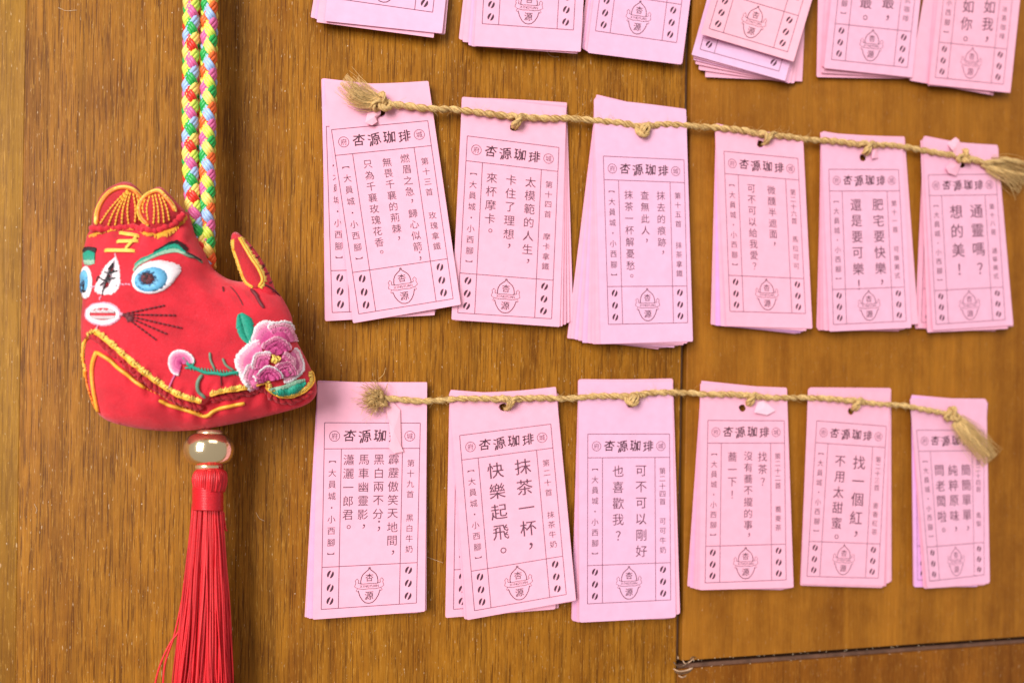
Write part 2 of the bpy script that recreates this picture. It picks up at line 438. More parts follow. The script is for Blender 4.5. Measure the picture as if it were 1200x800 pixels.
def sheet(c, hole, hr, mat, parent, org, rounded, thick=.00019, seed=0):
    """one paper sheet with rounded corners and a torn punched hole, triangulated"""
    rr = random.Random(seed); W_, H_ = 1.0, 1.0
    wpx = np.linalg.norm(c.q[1] - c.q[0]); hpx = np.linalg.norm(c.q[3] - c.q[0])
    ra, rb = rounded / wpx, rounded / hpx
    out = []
    for cx, cy, a0 in ((ra, rb, 180), (1 - ra, rb, 270), (1 - ra, 1 - rb, 0), (ra, 1 - rb, 90)):
        for k in range(4):
            a = R(a0 + k * 30); out.append((cx + ra * math.cos(a), cy + rb * math.sin(a)))
        x0, y0 = out[-1]
        nxt = {180: (1 - ra, 0), 270: (1, 1 - rb), 0: (ra, 1), 90: (0, rb)}[a0]
        for k in range(1, 10): out.append((x0 + (nxt[0] - x0) * k / 10, y0 + (nxt[1] - y0) * k / 10))
    hu = c.uv(np.array(hole, float)); hl = []
    for k in range(12):
        a = 2 * math.pi * k / 12; r_ = hr * rr.uniform(.8, 1.2)
        hl.append((hu[0] + r_ * math.cos(a) / wpx, hu[1] + 1.15 * r_ * math.sin(a) / hpx))
    inner = []
    for i in range(1, 9):
        for j in range(1, 22):
            p = (i / 9, j / 22)
            if math.hypot((p[0] - hu[0]) * wpx, (p[1] - hu[1]) * hpx) > hr * 1.6: inner.append(p)
    pts = out + hl + inner; no, nh = len(out), len(hl)
    edges = [(i, (i + 1) % no) for i in range(no)] + [(no + i, no + (i + 1) % nh) for i in range(nh)]
    v2, _, f2, ov, _, _ = delaunay_2d_cdt([Vector(p) for p in pts], edges, [], 1, 1e-7)
    if True:
        keep = []
        for f in f2:
            cx = sum(v2[i].x for i in f) / 3; cy = sum(v2[i].y for i in f) / 3
            if all(math.hypot((v2[i].x - hu[0]) * wpx, (v2[i].y - hu[1]) * hpx) < hr * 1.45 for i in f): continue
            keep.append(tuple(f))
    top = []; bot = []
    bow = c.bow if hasattr(c, 'bow') else 0
    for p in v2:
        q = bil(c.q, p.x, p.y); q = q + np.array([0, bow * math.sin(math.pi * p.x) * max(0, 1 - p.y * 4) ** 2])
        h = c.hf(p.x, p.y)
        top.append(P(q[0], q[1], h)); bot.append(P(q[0], q[1], h - thick))
    n = len(top); mb = MB()
    v0 = [top[i] for i in keep[0]]
    nrm = (v0[1] - v0[0]).cross(v0[2] - v0[0])
    if nrm.y > 0: keep = [f[::-1] for f in keep]
    mb.add(top + bot, keep + [tuple(n + i for i in f[::-1]) for f in keep], 0, True)
    # rim
    cnt = {}
    for f in keep:
        for a, b_ in zip(f, f[1:] + f[:1]): cnt[(a, b_)] = 1
    b0 = len(mb.v); rim = [(a, b_) for (a, b_) in cnt if (b_, a) not in cnt]
    V = []; F = []
    for a, b_ in rim:
        k = len(V); V += [top[a], top[b_], bot[b_], bot[a]]; F.append((k + 1, k, k + 3, k + 2))
    mb.add(V, F, 0, False)
    return mb.build('card', mat, parent, org)

def rotq(q, hole, deg, dx=0, dy=0):
    a = R(deg); ca, sa = math.cos(a), math.sin(a); out = []
    for p in q:
        x, y = p[0] - hole[0], p[1] - hole[1]
        out.append((hole[0] + x * ca - y * sa + dx, hole[1] + x * sa + y * ca + dy))
    return out
TH = .00030
def subframe(quad, uvs):
    q = [np.array(p, float) for p in quad]; return [tuple(bil(q, s, t)) for s, t in uvs]

BUNDLES = []
def bundle(key, quad, frame, hole, unders, spec, label, hr=5.0, lift=(0, 0), rnd=1.6, bow=0, mat=None):
    """quad: corners TL,TR,BR,BL of the top card; unders: (rotation, dx, dy, material, printed) from the lowest card up"""
    org = P(hole[0], hole[1], 0)
    b_ = root('card_bundle', org, label, 'paper cards', 'bundles of printed pink cards hanging on twine')
    rs = random.Random(key)
    top = Card(quad, None, frame)
    uvs = [top.uv(np.array(f, float)) for f in frame]
    n = len(unders)
    ph = rs.uniform(0, 6); wv = rs.uniform(.0001, .00025)
    for k in range(n + 1):
        is_top = k == n
        if is_top: q = quad; fr = frame; m = mat or PINK; prn = True
        else:
            rot, dx, dy, m, prn = unders[k]
            if dx > 300:                     # given by where its lower right corner ends up
                e_ = rotq(quad, hole, rot)[2]; dx, dy = dx - e_[0], dy - e_[1]
            q = rotq(quad, hole, rot, dx, dy); fr = subframe(q, uvs)
        kk = k + 1
        extra = lift if is_top else (0, 0)
        amp = rs.uniform(.6, 1.2)
        def hf(s, t, kk=kk, extra=extra, amp=amp):
            s = min(1, max(0, s)); t = min(1.02, max(0, t))
            return .0010 + TH * kk + wv * (1 + math.sin(ph + 2.2 * t)) + .00022 * kk * (t ** 2) * .6 + .0011 * t ** 3 * (kk / (n + 1)) \
                + .0006 * (abs(2 * s - 1) ** 3) * (.3 + .7 * t) * (kk / (n + 1)) * amp \
                + extra[1] * (s * t) ** 2 + extra[0] * ((1 - s) * t) ** 2 + .0005 * math.exp(-(t / .25) ** 2) * kk / (n + 1)
        c = Card(q, hf, fr); c.bow = bow * (1 if is_top else rs.uniform(.4, 1.1))
        o = sheet(c, hole, hr, m, b_, org, rnd if is_top else rnd * rs.uniform(.5, 1.6), seed=key * 31 + k)
        if prn: print_card(c, o, org, spec, is_top)
    c.root = b_; c.org = org; BUNDLES.append(c)
    return c

def tall(bl, br, H, fbl=None, fbr=None, fH=.785):
    bl = np.array(bl, float); br = np.array(br, float); d = (br - bl) / np.linalg.norm(br - bl); up_ = np.array([d[1], -d[0]])
    quad = [tuple(bl + up_ * H), tuple(br + up_ * H), tuple(br), tuple(bl)]
    fbl = np.array(fbl, float); fbr = np.array(fbr, float)
    return quad, [tuple(fbl + up_ * H * fH), tuple(fbr + up_ * H * fH), tuple(fbr), tuple(fbl)]

INK2 = simple('poem_ink', (.115, .036, .066), .6, .3, 500)
COOL = paper('cool_pink_paper', (.80, .425, .60)); COOL2 = paper('soft_pink_paper', (.83, .42, .57))
p_, l_, r_, w_ = PINK, LILAC, ROSE, PINK2
# top row (only the lower parts of these cards are in the picture)
q, f = tall((380.5, 24.8), (518, 39.5), 276, (390, -2), (507, 14.6))
bundle(1, q, f, (q[0][0] + 66, q[0][1] + 26), [(3.4, -2, 2, p_, 0), (2.6, -1, 2, l_, 0), (-1, -1, 2, p_, 0), (1.5, -3, 4, p_, 0)], dict(right=('第七首', '黑咖啡'), cols=[(.4, .22, .08, .065, '杯中月色，'), (.65, .22, .08, .065, '一口秋風。')]), 'leftmost pink card bundle of the top row, only its lower edge in view', mat=COOL)
q, f = tall((555.6, 54), (680.5, 61), 262, (565, 28), (672, 35.4))
bundle(2, q, f, (q[0][0] + 62, q[0][1] + 26), [(3.2, -5, -3, p_, 0), (2.6, -3, -1, p_, 0), (1.2, -2, 1, l_, 0), (.8, 0, 1.5, p_, 0)], dict(right=('第八首', '黑咖啡'), cols=[(.5, .22, .08, .065, '杯中月色。')]), 'second pink bundle from the left in the top row, its emblem cut at the dome', mat=COOL2)
q, f = tall((688, 62), (799.3, 76), 255, (697.8, 36.4), (792.9, 50.2))
bundle(3, q, f, (q[0][0] + 56, q[0][1] + 26), [(1.9, -3, -3, p_, 0), (1.2, -2, -2, l_, 0), (.6, -1, -1, p_, 0)], dict(right=('第九首', '拿鐵'), cols=[(.5, .22, .08, .065, '杯中月色。')]), 'neatly stacked top-row bundle ending just left of the vertical groove', mat=COOL, rnd=3)
q, f = tall((821, 40), (930, 72.5), 250, (831, 33.7), (923, 61))
bundle(4, q, f, (q[0][0] + 54, q[0][1] + 34), [(-14, 940, 95.6, p_, 0), (-8.5, 931, 98, p_, 0), (-5, 926, 98, p_, 0), (-3, 923, 97, l_, 0), (-2, 921.5, 96, p_, 0), (-1, 920, 95, paper('pale_lilac_shaded_paper', (.80, .47, .68)), 1)], dict(right=('第十首', '熱拿鐵'), cols=[(.35, .26, .08, .065, '一杯一杯。'), (.65, .30, .08, .065, '又一杯，')]), 'strongly tilted, widely fanned top-row bundle with lilac-shaded cards showing below', mat=PINK2, lift=(.002, .002))  # the palest lilac under-card also has its shade put into the colour
q, f = tall((965.5, 80), (1069, 91), 240, (974.4, 70), (1063.5, 79.4))
bundle(5, q, f, (q[0][0] + 52, q[0][1] + 26), [(-5, 1061, 92.5, p_, 0), (-2.5, 1066, 92, p_, 0), (.8, 1066, 90.5, r_, 0)], dict(right=('第十二首', '美式咖啡'), cols=[(.37, .30, .108, .09, '喜歡你最。'), (.66, .39, .110, .09, '咖啡最，')]), 'fifth bundle of the top row, touching the rightmost bundle', mat=COOL2)
q, f = tall((1088.5, 99), (1184, 109), 235, (1096, 91), (1175.8, 99))
bundle(6, q, f, (q[0][0] + 46, q[0][1] + 26), [(5.5, 1164, 112, p_, 1), (4, 1160, 111, p_, 0), (-1.5, 1183, 108, p_, 0)], dict(right=('第十二首', '冰茶咖啡'), cols=[(.37, .20, .110, .095, '沒什麼如你。'), (.68, .30, .110, .095, '沒人如我，')], faint=1), 'rightmost bundle of the top row, a second printed card fanned out left', rnd=1.4, hr=4)

# middle row
bundle(11, [(380, 97), (502, 95), (540, 357), (413.6, 378.6)], [(388.4, 152.1), (501.3, 141.6), (531, 350), (420.3, 367.8)], (447, 131),
    [(5.5, -7, 1.5, p_, 0), (6.3, -6, 2, l_, 0), (6.6, -4, 3, p_, 1), (6.4, -3, 4, p_, 0)][0:3],
    dict(right=('第十三首', '玫瑰拿鐵'), cols=[(.71, .195, .0612, .054, '燃眉之急，歸心似箭；'), (.52, .205, .0612, .054, '無畏千襄的荊棘，'), (.32, .205, .0612, .054, '只為千襄玫瑰花香。')]),
    'leftmost bundle on the upper twine, its tilted top card under the frayed twine end', lift=(0, .0022), bow=2)
bundle(12, [(541.6, 113.6), (663.6, 127), (656, 383), (529, 374.4)], [(547.6, 159.4), (655, 173), (646.4, 373.4), (536.4, 366.4)], (602, 149),
    [(-3.4, 2, -3, p_, 0), (-2.6, 1, -2, p_, 0), (-1.6, 1, -1, r_, 0), (-.8, 0, 0, p_, 0)],
    dict(right=('第十四首', '摩卡拿鐵'), cols=[(.71, .22, .0775, .066, '太模範的人生，'), (.50, .22, .0775, .066, '卡住了理想，'), (.29, .22, .0775, .066, '來杯摩卡。')]),
    'second bundle from the left on the upper twine, with three text columns', bow=-1.5)
bundle(13, [(696, 116), (804, 128), (812, 400), (704, 403)], [(707, 183), (801.6, 187.4), (806, 378), (713, 380)], (752, 156),
    [(8.6, -3, 3, p_, 0), (7.6, -3, 2, p_, 0), (6.8, -2, 2, l_, 0), (5.8, -2, 2, p_, 0), (4.6, -2, 3, l_, 0), (3.2, -2, 2, p_, 0), (2.2, -1, 2, p_, 1), (1.2, -1, 1, p_, 0)],
    dict(right=('第十五首', '抹茶拿鐵'), cols=[(.70, .225, .0708, .060, '抹去的痕跡，'), (.50, .225, .0708, .060, '查無此人，'), (.30, .225, .0708, .060, '抹茶一杯解憂愁。')]),
    'thick bundle, third on the upper twine, cards fanned to the lower left', mat=COOL, bow=-1)
bundle(14, [(838, 147), (941, 160), (952, 385), (851.5, 382)], [(848.4, 177.3), (935, 185.7), (944, 367.3), (855.4, 364.7)], (891, 169),
    [(4.8, -1, 2, p_, 0), (4.2, -1, 2, p_, 0), (3.3, -1, 2, VIOLET, 0), (2.6, -1, 1, VIOLET, 0), (1.6, -1, 1, p_, 0)],
    dict(right=('第二十六首', '馬拉可可'), cols=[(.62, .22, .070, .062, '微醺半遮面，'), (.35, .22, .070, .062, '可不可以給我愛？')]),
    'fourth bundle on the upper twine, lilac-shaded strip along its left edge', hr=4.3)
bundle(15, [(962, 157), (1057.6, 164.4), (1068, 384), (971.8, 388.4)], [(971.3, 198.5), (1053, 199), (1062, 376.2), (976.7, 380.2)], (1011, 185),
    [(4.0, -1, 0, p_, 0), (3.3, -2, 1, r_, 0), (2.4, -2, 0, p_, 1), (-1.5, 3, -3, p_, 0), (1.6, -1, 0, p_, 0)],
    dict(right=('第十一首', '可樂美式'), cols=[(.68, .23, .104, .088, '肥宅要快樂，'), (.37, .23, .104, .088, '還是要可樂！')]),
    'fifth bundle on the upper twine, two bold columns of five characters', mat=COOL2, hr=4, bow=1)
bundle(16, [(1081, 162), (1169, 170), (1187.5, 381), (1093, 387)], [(1087.8, 205), (1167, 204.3), (1178, 374.6), (1097, 379.9)], (1127, 193),
    [(5.6, -2, 2, p_, 0), (5.0, -1, 1, p_, 1), (2.2, 0, 1, p_, 0), (-.6, -2, 2, p_, 0), (1.0, -3, 3, p_, 0)],
    dict(right=('第十八首', '通寧美式'), cols=[(.68, .25, .13, .105, '通靈嗎？'), (.38, .25, .13, .105, '想的美！')], faint=1),
    'rightmost bundle on the upper twine, under the thick loose twine end', mat=COOL2, hr=3.6, bow=1)
# bottom row
bundle(21, [(372.5, 448), (500.5, 449), (498, 716), (366.5, 725.5)], [(380.4, 495), (492.5, 495.5), (488, 706), (376.4, 713.5)], (446, 468),
    [(1.9, -1, 0, p_, 0), (1.4, -1, 0, l_, 0), (.8, -1, 0, l_, 0), (-.4, 0, -1, p_, 0)],
    dict(right=('第十九首', '黑白牛奶'), cols=[(.73, .20, .0745, .064, '霹靂傲笑天地間，'), (.577, .20, .0745, .064, '黑白兩不分；'), (.418, .20, .0745, .064, '馬車幽靈影，'), (.26, .20, .0745, .064, '瀟灑一郎君。')]),
    'leftmost bundle on the lower twine, a torn paper strip over its title')
bundle(22, [(526, 461), (651.4, 453), (675, 703), (547.4, 726)], [(538.6, 510), (645.4, 496.6), (663.6, 696), (556, 715)], (590, 476),
    [(5.3, 1, 2, p_, 0), (5.9, 0, 2, p_, 0), (5.7, -1, 3, p_, 1), (.8, 0, 0, p_, 0)],
    dict(right=('第二十首', '抹茶牛奶'), cols=[(.655, .225, .119, .10, '抹茶一杯，'), (.355, .225, .119, .10, '快樂起飛。')]),
    'second bundle on the lower twine, tilted bold-lettered card over a straight one', bow=2, lift=(0, .0022))
bundle(23, [(678, 446), (788, 447), (792, 723), (679, 729)], [(688.8, 508.3), (784.6, 508.3), (786, 702.4), (688.4, 707)], (739, 472),
    [(1.9, -1, 0, p_, 0), (1.5, -1, 0, l_, 0), (1.0, -1, 0, l_, 0), (.5, -1, 0, p_, 0), (-.9, 1, -3, p_, 0)],
    dict(right=('第二十四首', '可可牛奶'), cols=[(.65, .22, .096, .078, '可不可以剛好'), (.37, .22, .096, .078, '也喜歡我？')]),
    'third bundle on the lower twine, tall and upright beside the groove', mat=COOL, rnd=2.6, bow=1)
bundle(24, [(821, 450), (922, 454), (930, 688), (820, 691)], [(829.6, 492.3), (919, 492.8), (921.3, 679), (826.3, 682.5)], (870, 478),
    [(3.7, -1, -1, p_, 0), (3.0, -1, 0, l_, 0), (2.4, -1, 0, l_, 0), (1.8, -1, 0, p_, 0), (1.2, -1, 0, p_, 0), (.6, 0, 0, p_, 0)],
    dict(right=('第二十二首', '蕎麥茶'), cols=[(.715, .225, .078, .068, '找茶？'), (.53, .220, .0715, .064, '沒有蕎不攏的事，'), (.325, .225, .078, .068, '蕎一下！')]),
    'fourth bundle on the lower twine, pale torn triangle beside its hole', hr=4.2)
bundle(25, [(947, 455), (1043, 459), (1036, 686), (939, 684)], [(957.2, 492.8), (1038.8, 499.2), (1029.2, 677), (945.6, 674.8)], (997, 482),
    [(-1.9, 2, -3, p_, 1), (-1.6, 1, -2, p_, 0), (-.7, 0, 1, r_, 0), (.4, 0, 2, p_, 0)],
    dict(right=('第二十三首', '麥香紅茶'), cols=[(.64, .25, .120, .10, '找一個紅，'), (.37, .25, .10, .085, '不用太甜蜜。')]),
    'fifth bundle on the lower twine, cards peeking out on its right side', hr=3.8)
bundle(26, [(1066, 466), (1156, 467), (1160, 683), (1086, 689)], [(1074.2, 503.7), (1153, 504), (1153.3, 673.2), (1089.5, 680.5)], (1113, 487),
    [(4.6, 0, 0, p_, 0), (4.2, 0, 1, VIOLET, 1), (1.2, 0, 1, p_, 0)],
    dict(right=('第二十四首', '鳳梨'), cols=[(.715, .27, .103, .085, '簡簡單單，'), (.51, .27, .103, .085, '純粹原味，'), (.30, .27, .103, .085, '問老闆啦。')], faint=1),
    'rightmost bundle on the lower twine, under the long frayed twine tail', mat=COOL2, hr=3.4, rnd=3)
bpy.data.objects.remove(_to)

# torn scraps of paper sticking out of the holes
def scrap(c, pts, h0, h1, mat=PINK, curl=.0006):
    mb = MB(); n = len(pts); cx = sum(p[0] for p in pts) / n; cy = sum(p[1] for p in pts) / n
    tv = [P(x, y, h0 + (h1 - h0) * (i / (n - 1))) for i, (x, y) in enumerate(pts)]
    ctr = P(cx, cy, (h0 + h1) / 2 + curl); d = Vector((0, .00018, 0))
    V = [ctr] + tv + [ctr + d] + [v + d for v in tv]
    F = [(0, 1 + i, 1 + (i + 1) % n) for i in range(n)] + [(n + 1, n + 2 + (i + 1) % n, n + 2 + i) for i in range(n)]
    F += [(1 + i, n + 2 + i, n + 2 + (i + 1) % n, 1 + (i + 1) % n) for i in range(n)]
    mb.add(V, F, 0, False); mb.build('torn_paper_flap', mat, c.root, c.org)
B = BUNDLES
scrap(B[6], [(432, 124), (447, 126), (446, 134), (441, 138), (442, 143), (436, 147), (428, 144)], .0030, .0045, PINK2)
scrap(B[10], [(1021, 172), (1028, 173), (1029, 185), (1022, 186)], .0035, .0045)
scrap(B[11], [(1110, 168), (1120, 161), (1124, 164), (1129, 180), (1120, 183), (1116, 176)], .0035, .0062, PINK2)
scrap(B[11], [(1114, 190), (1127, 190), (1121, 206), (1112, 203), (1108, 196)], .0040, .0050)
scrap(B[12], [(452, 478), (460, 470), (469, 480), (470, 523), (473, 529), (462, 531), (455, 524), (458, 515), (456, 494)], .0038, .0042, PINK2, .0004)
scrap(B[15], [(888, 470), (896, 470), (909, 481), (899, 486), (884, 483)], .0036, .0052, paper('pale_torn_paper', (.86, .54, .66)), .0002)

# ---------------------------------------------------------------- jute twine
def hairs_along(mb, path, R_, n, lmin, lmax, rs, mat=0, r0=.00004):
    for _ in range(n):
        i = rs.randrange(1, len(path) - 1); p = path[i]; t = (path[i + 1] - path[i - 1]).normalized()
        a = rs.uniform(0, 6.28); o = Vector((math.cos(a), -abs(math.sin(a)), math.sin(a) * rs.choice((-1, 1))))
        o = (o - t * o.dot(t)).normalized(); l = rs.uniform(lmin, lmax); s = rs.choice((-1, 1))
        pts = [p + o * R_ * .8]
        d = (o * .8 + t * s * rs.uniform(.3, 1.6)).normalized()
        for k in range(1, 5):
            d = (d + Vector((rs.uniform(-.3, .3), rs.uniform(-.2, .2), rs.uniform(-.3, .3)))).normalized(); pts.append(pts[-1] + d * l / 4)
        mb.tube(pts, [r0, r0, r0 * .9, r0 * .7, r0 * .4], 3, mat, False)
def rope(path, R_, pitch, rs, plies=2, mats=True, taper=None, fuzz=40, fibres=7):
    """plies twisted round a path of world points; returns a mesh builder"""
    path = [Vector(tuple(p)) for p in path]
    L_ = sum((path[i + 1] - path[i]).length for i in range(len(path) - 1))
    n = max(8, int(L_ / (pitch / 14))); pts = [Vector(tuple(p)) for p in resample(path, n)]
    mb = MB(); nrm = None; fr = []
    for i, p in enumerate(pts):
        t = (pts[min(i + 1, n - 1)] - pts[max(i - 1, 0)]).normalized()
        if nrm is None:
            nrm = t.orthogonal().normalized()
        else: nrm = (nrm - t * nrm.dot(t)).normalized()
        fr.append((p, nrm, t.cross(nrm)))
    step = L_ / (n - 1)
    for k in range(plies):
        sp = []; rr = []
        for i, (p, a, b_) in enumerate(fr):
            th = 2 * math.pi * (i * step / pitch + k / plies); tp = taper(i / (n - 1)) if taper else 1
            wob = 1 + .08 * math.sin(i * .37 + k * 2) + .09 * math.sin(i * .083 + k)
            sp.append(p + (a * math.cos(th) + b_ * math.sin(th)) * R_ * .42 * tp); rr.append(R_ * .62 * tp * wob)
        mb.tube(sp, rr, 7, 0)
        for q_ in range(fibres):
            ph = rs.uniform(0, 6.28); spd = rs.uniform(-.35, .15); fp = []; i0 = rs.randrange(0, max(1, n // 3)); i1 = rs.randrange(2 * n // 3, n)
            for i in range(i0, i1):
                p, a, b_ = fr[i]; th = 2 * math.pi * (i * step / pitch + k / plies); tp = taper(i / (n - 1)) if taper else 1
                c = sp[i]; al = ph + th * (1 + spd)
                fp.append(c + (a * math.cos(al) + b_ * math.sin(al)) * rr[i] * rs.uniform(.98, 1.06))
            mb.tube(fp, R_ * rs.uniform(.07, .13), 4, rs.choice((1, 1, 2, 0)), False)
    hairs_along(mb, pts, R_, fuzz, R_ * 1.0, R_ * 3.2, rs, 1)
    return mb
JM = [JUTE, JUTE_L, JUTE_D]
def path3(pts, per=8): return [P(a, b_, h) for a, b_, h in spline(pts, per)]
def tuft(mb, p0, mid, p1, w0, w1, n, rs, hvar=.002, r_=.00011, lenvar=.36):
    """loose fibres; points are (px, py, height)"""
    for _ in range(n):
        a, b_, hh = rs.gauss(0, .42), rs.gauss(0, .42), rs.uniform(-1, 1)
        k = 1 - rs.random() ** 2 * lenvar * 1.6
        d = np.array([p1[0] - p0[0], p1[1] - p0[1]]); d = d / np.linalg.norm(d); nn = np.array([-d[1], d[0]])
        q = []
        for t, pt, w in ((0, p0, w0), (.5, mid, (w0 + w1) * .5), (1, p1, w1)):
            off = (a if t < .6 else a * .7 + b_ * .5) * w
            q.append((pt[0] + nn[0] * off + rs.uniform(-.6, .6), pt[1] + nn[1] * off + rs.uniform(-.6, .6), max(.0026 if pt[0] < 1185 else .001, pt[2] + hh * (.0004 + t * hvar))))
        s_ = spline(q, 5); s_ = s_[:max(4, int(len(s_) * k))]
        m = len(s_); mb.tube([P(*x) for x in s_], [r_ * (1 - .6 * i / m) for i in range(m)], 3, rs.choice((0, 1, 1, 1)), False)
def knot_loop(hx, hy, sy, hs, hc, R_, rs, kind=0, s=1.0):
    """twine dips from the string into the punched hole and back"""
    mb = MB(); out = []
    A = [(-10 * s, 0, hs - .0004), (-5 * s, -2.5 * s, hs + .0008), (1 * s, -1 * s, hs + .0016), (3 * s, 5 * s, hs + .0013), (0, 11 * s, hc + .0010), (-2 * s, 13 * s, hc - .0014)]
    C = [(11 * s, 1 * s, hs - .0002), (6 * s, -2 * s, hs + .0010), (2 * s, 3 * s, hs + .0018), (-3 * s, 8 * s, hs + .0006), (-4 * s, 11 * s, hc - .0010)]
    if kind == 1:
        A = [(-9 * s, 1, hs), (-6 * s, 7 * s, hs + .0009), (0, 11 * s, hs + .0015), (6 * s, 7 * s, hs + .0014), (6 * s, 0, hs + .0014), (0, -2 * s, hs + .0018), (-3 * s, 4 * s, hs + .0013), (0, 9 * s, hc)]
        C = [(12 * s, 0, hs), (7 * s, -3 * s, hs + .0008), (2 * s, 1 * s, hs + .0020), (1 * s, 7 * s, hs + .0018), (2 * s, 10 * s, hc + .0004)]
    elif kind == 2:
        C = [(14 * s, -2 * s, hs), (9 * s, 0, hs + .0010), (6 * s, 5 * s, hs + .0012), (3 * s, 10 * s, hc + .0012), (0, 12 * s, hc - .0012)]
    for q in (A, C):
        pp = [P(hx + x, sy + y, h) for x, y, h in spline(q, 8)]
        out.append(rope(pp, R_ * .82, R_ * 7, rs, fuzz=10, fibres=5))
    m = MB()
    for o in out:
        b0 = len(m.v); m.v += o.v; m.f += [[i + b0 for i in f_] for f_ in o.f]; m.m += o.m; m.sm += o.sm
    return m
def overhand(cx, cy, h, r_px, R_, rs):
    """a real overhand knot, pulled small"""
    q = []
    for k in range(37):
        t = 2 * math.pi * k / 36
        x = (math.sin(t) + 1.6 * math.sin(2 * t)) / 2.6; y = (math.cos(t) - 1.6 * math.cos(2 * t)) / 2.6; z = -math.sin(3 * t)
        q.append(P(cx + x * r_px, cy + y * r_px, h + z * R_ * .9))
    return rope(q, R_ * .85, R_ * 7, rs, fuzz=26, fibres=6)
RS = .00122
def twine(main, knots, label, ends, seed):
    rs = random.Random(seed); org = P(main[0][0], main[0][1], 0)
    t = root('jute_twine', org, label, 'twine', 'jute twines the card bundles hang on')
    rope(path3(main, 10), RS, .0088, rs, fuzz=300, fibres=16).build('twisted_cord', JM, t, org)
    for (hx, hy, sy, kind, s) in knots:
        knot_loop(hx, hy, sy, .0048, .0028, RS, rs, kind, s).build('knot', JM, t, org)
    for e in ends: e(t, org, rs)
def end_a0(t, org, rs):
    overhand(447, 121, .0052, 11, RS, rs).build('knot', JM, t, org)
    mb = MB(); tuft(mb, (441, 119, .0052), (420, 112, .0058), (397, 89, .005), 10, 20, 170, rs); tuft(mb, (440, 121, .005), (424, 118, .005), (405, 112, .004), 8, 20, 90, rs)
    tuft(mb, (441, 120, .0050), (425, 112, .0052), (408, 100, .005), 10, 24, 110, rs)
    o = mb.build('frayed_end', JM, t, org); o['kind'] = 'stuff'
def end_a5(t, org, rs):
    overhand(1130, 184, .0052, 8.5, RS * .95, rs).build('knot', JM, t, org)
    rope(path3([(1136, 185, .005), (1150, 190, .0055), (1165, 190, .006), (1180, 188, .006), (1200, 192, .005), (1225, 200, .003)]), RS, .016, rs, plies=2, fuzz=30, fibres=14).build('loose_ply', JM, t, org)
    rope(path3([(1150, 192, .0048), (1165, 199, .005), (1180, 203, .005), (1196, 205, .004), (1222, 214, .003)]), RS, .02, rs, plies=2, fuzz=30, fibres=14).build('loose_ply', JM, t, org)
    mb = MB(); tuft(mb, (1158, 195, .0045), (1180, 204, .005), (1204, 222, .003), 7, 22, 170, rs); tuft(mb, (1160, 192, .0045), (1182, 196, .005), (1215, 208, .003), 8, 16, 120, rs)
    o = mb.build('frayed_end', JM, t, org); o['kind'] = 'stuff'
def end_b0(t, org, rs):
    overhand(443, 468, .0052, 10, RS, rs).build('knot', JM, t, org)
    mb = MB()
    for k in range(260):
        a = rs.gauss(math.pi * 1.0, 1.0); l = rs.uniform(8, 19) if rs.random() < .88 else rs.uniform(18, 34); c = (444 + rs.gauss(0, 4), 467 + rs.gauss(0, 6))
        d = (math.cos(a), math.sin(a)); cv = rs.uniform(-.5, .5)
        q = [(c[0], c[1], .0055 + rs.uniform(-.001, .002)), (c[0] + d[0] * l * .5 - d[1] * cv * l * .3, c[1] + d[1] * l * .5 + d[0] * cv * l * .3, .0062 + rs.uniform(-.001, .002)), (c[0] + d[0] * l, c[1] + d[1] * l, .004 + rs.uniform(-.001, .002))]
        mb.tube([P(*x) for x in spline(q, 4)], [.00009 if l < 18 else .00004] * 9, 3, rs.choice((0, 1, 2, 0)), False)
    o = mb.build('frayed_end', JM, t, org); o['kind'] = 'stuff'
def end_b5(t, org, rs):
    overhand(1116, 486, .0052, 9, RS * .95, rs).build('knot', JM, t, org)
    rope(path3([(1121, 492, .005), (1130, 502, .0055), (1140, 514, .0055), (1150, 524, .005), (1158, 534, .004)]), RS * .9, .018, rs, fuzz=30, fibres=12).build('loose_ply', JM, t, org)
    mb = MB(); tuft(mb, (1121, 492, .005), (1141, 514, .0055), (1167, 545, .003), 8, 21, 260, rs); tuft(mb, (1126, 497, .005), (1150, 512, .005), (1166, 520, .003), 4, 10, 30, rs, r_=.00007)
    o = mb.build('frayed_end', JM, t, org); o['kind'] = 'stuff'
def hpath(pts, h=.0045): return [(a, b_, h if len(r_) == 0 else r_[0]) for a, b_, *r_ in pts]
twine(hpath([(447, 120), (480, 125), (510, 128), (528, 128, .0036), (545, 130), (575, 134), (603, 137), (640, 139), (668, 139, .0038), (700, 142), (730, 145), (752, 149), (775, 146), (800, 147), (820, 149, .0040), (850, 151), (875, 154), (893, 158), (920, 160), (948, 164, .0040), (980, 166), (1013, 170), (1040, 170), (1062, 173, .0038), (1095, 179), (1130, 184), (1150, 190)]),
      [(605, 149, 138, 0, 1.0), (754, 156, 149, 1, .9), (896, 170, 158, 2, .9), (1016, 186, 170, 0, .95)],
      'upper jute twine, knotted through six pink bundles, both ends frayed', [end_a0, end_a5], 3)
twine(hpath([(443, 465), (470, 468), (500, 470), (514, 469, .0036), (540, 467), (570, 467), (592, 468), (630, 466), (663, 467, .0038), (700, 464), (737, 464), (765, 460), (800, 460, .0038), (830, 462), (860, 462), (880, 464), (910, 466), (936, 466, .0038), (970, 467), (1000, 470), (1030, 473), (1056, 475, .0038), (1085, 480), (1116, 486)]),
      [(594, 478, 468, 2, .95), (741, 474, 464, 1, .9), (879, 478, 464, 0, .9), (1003, 483, 470, 0, .85)],
      'lower jute twine, knotted through six pink bundles, bushy tuft at its left end', [end_b0, end_b5], 5)
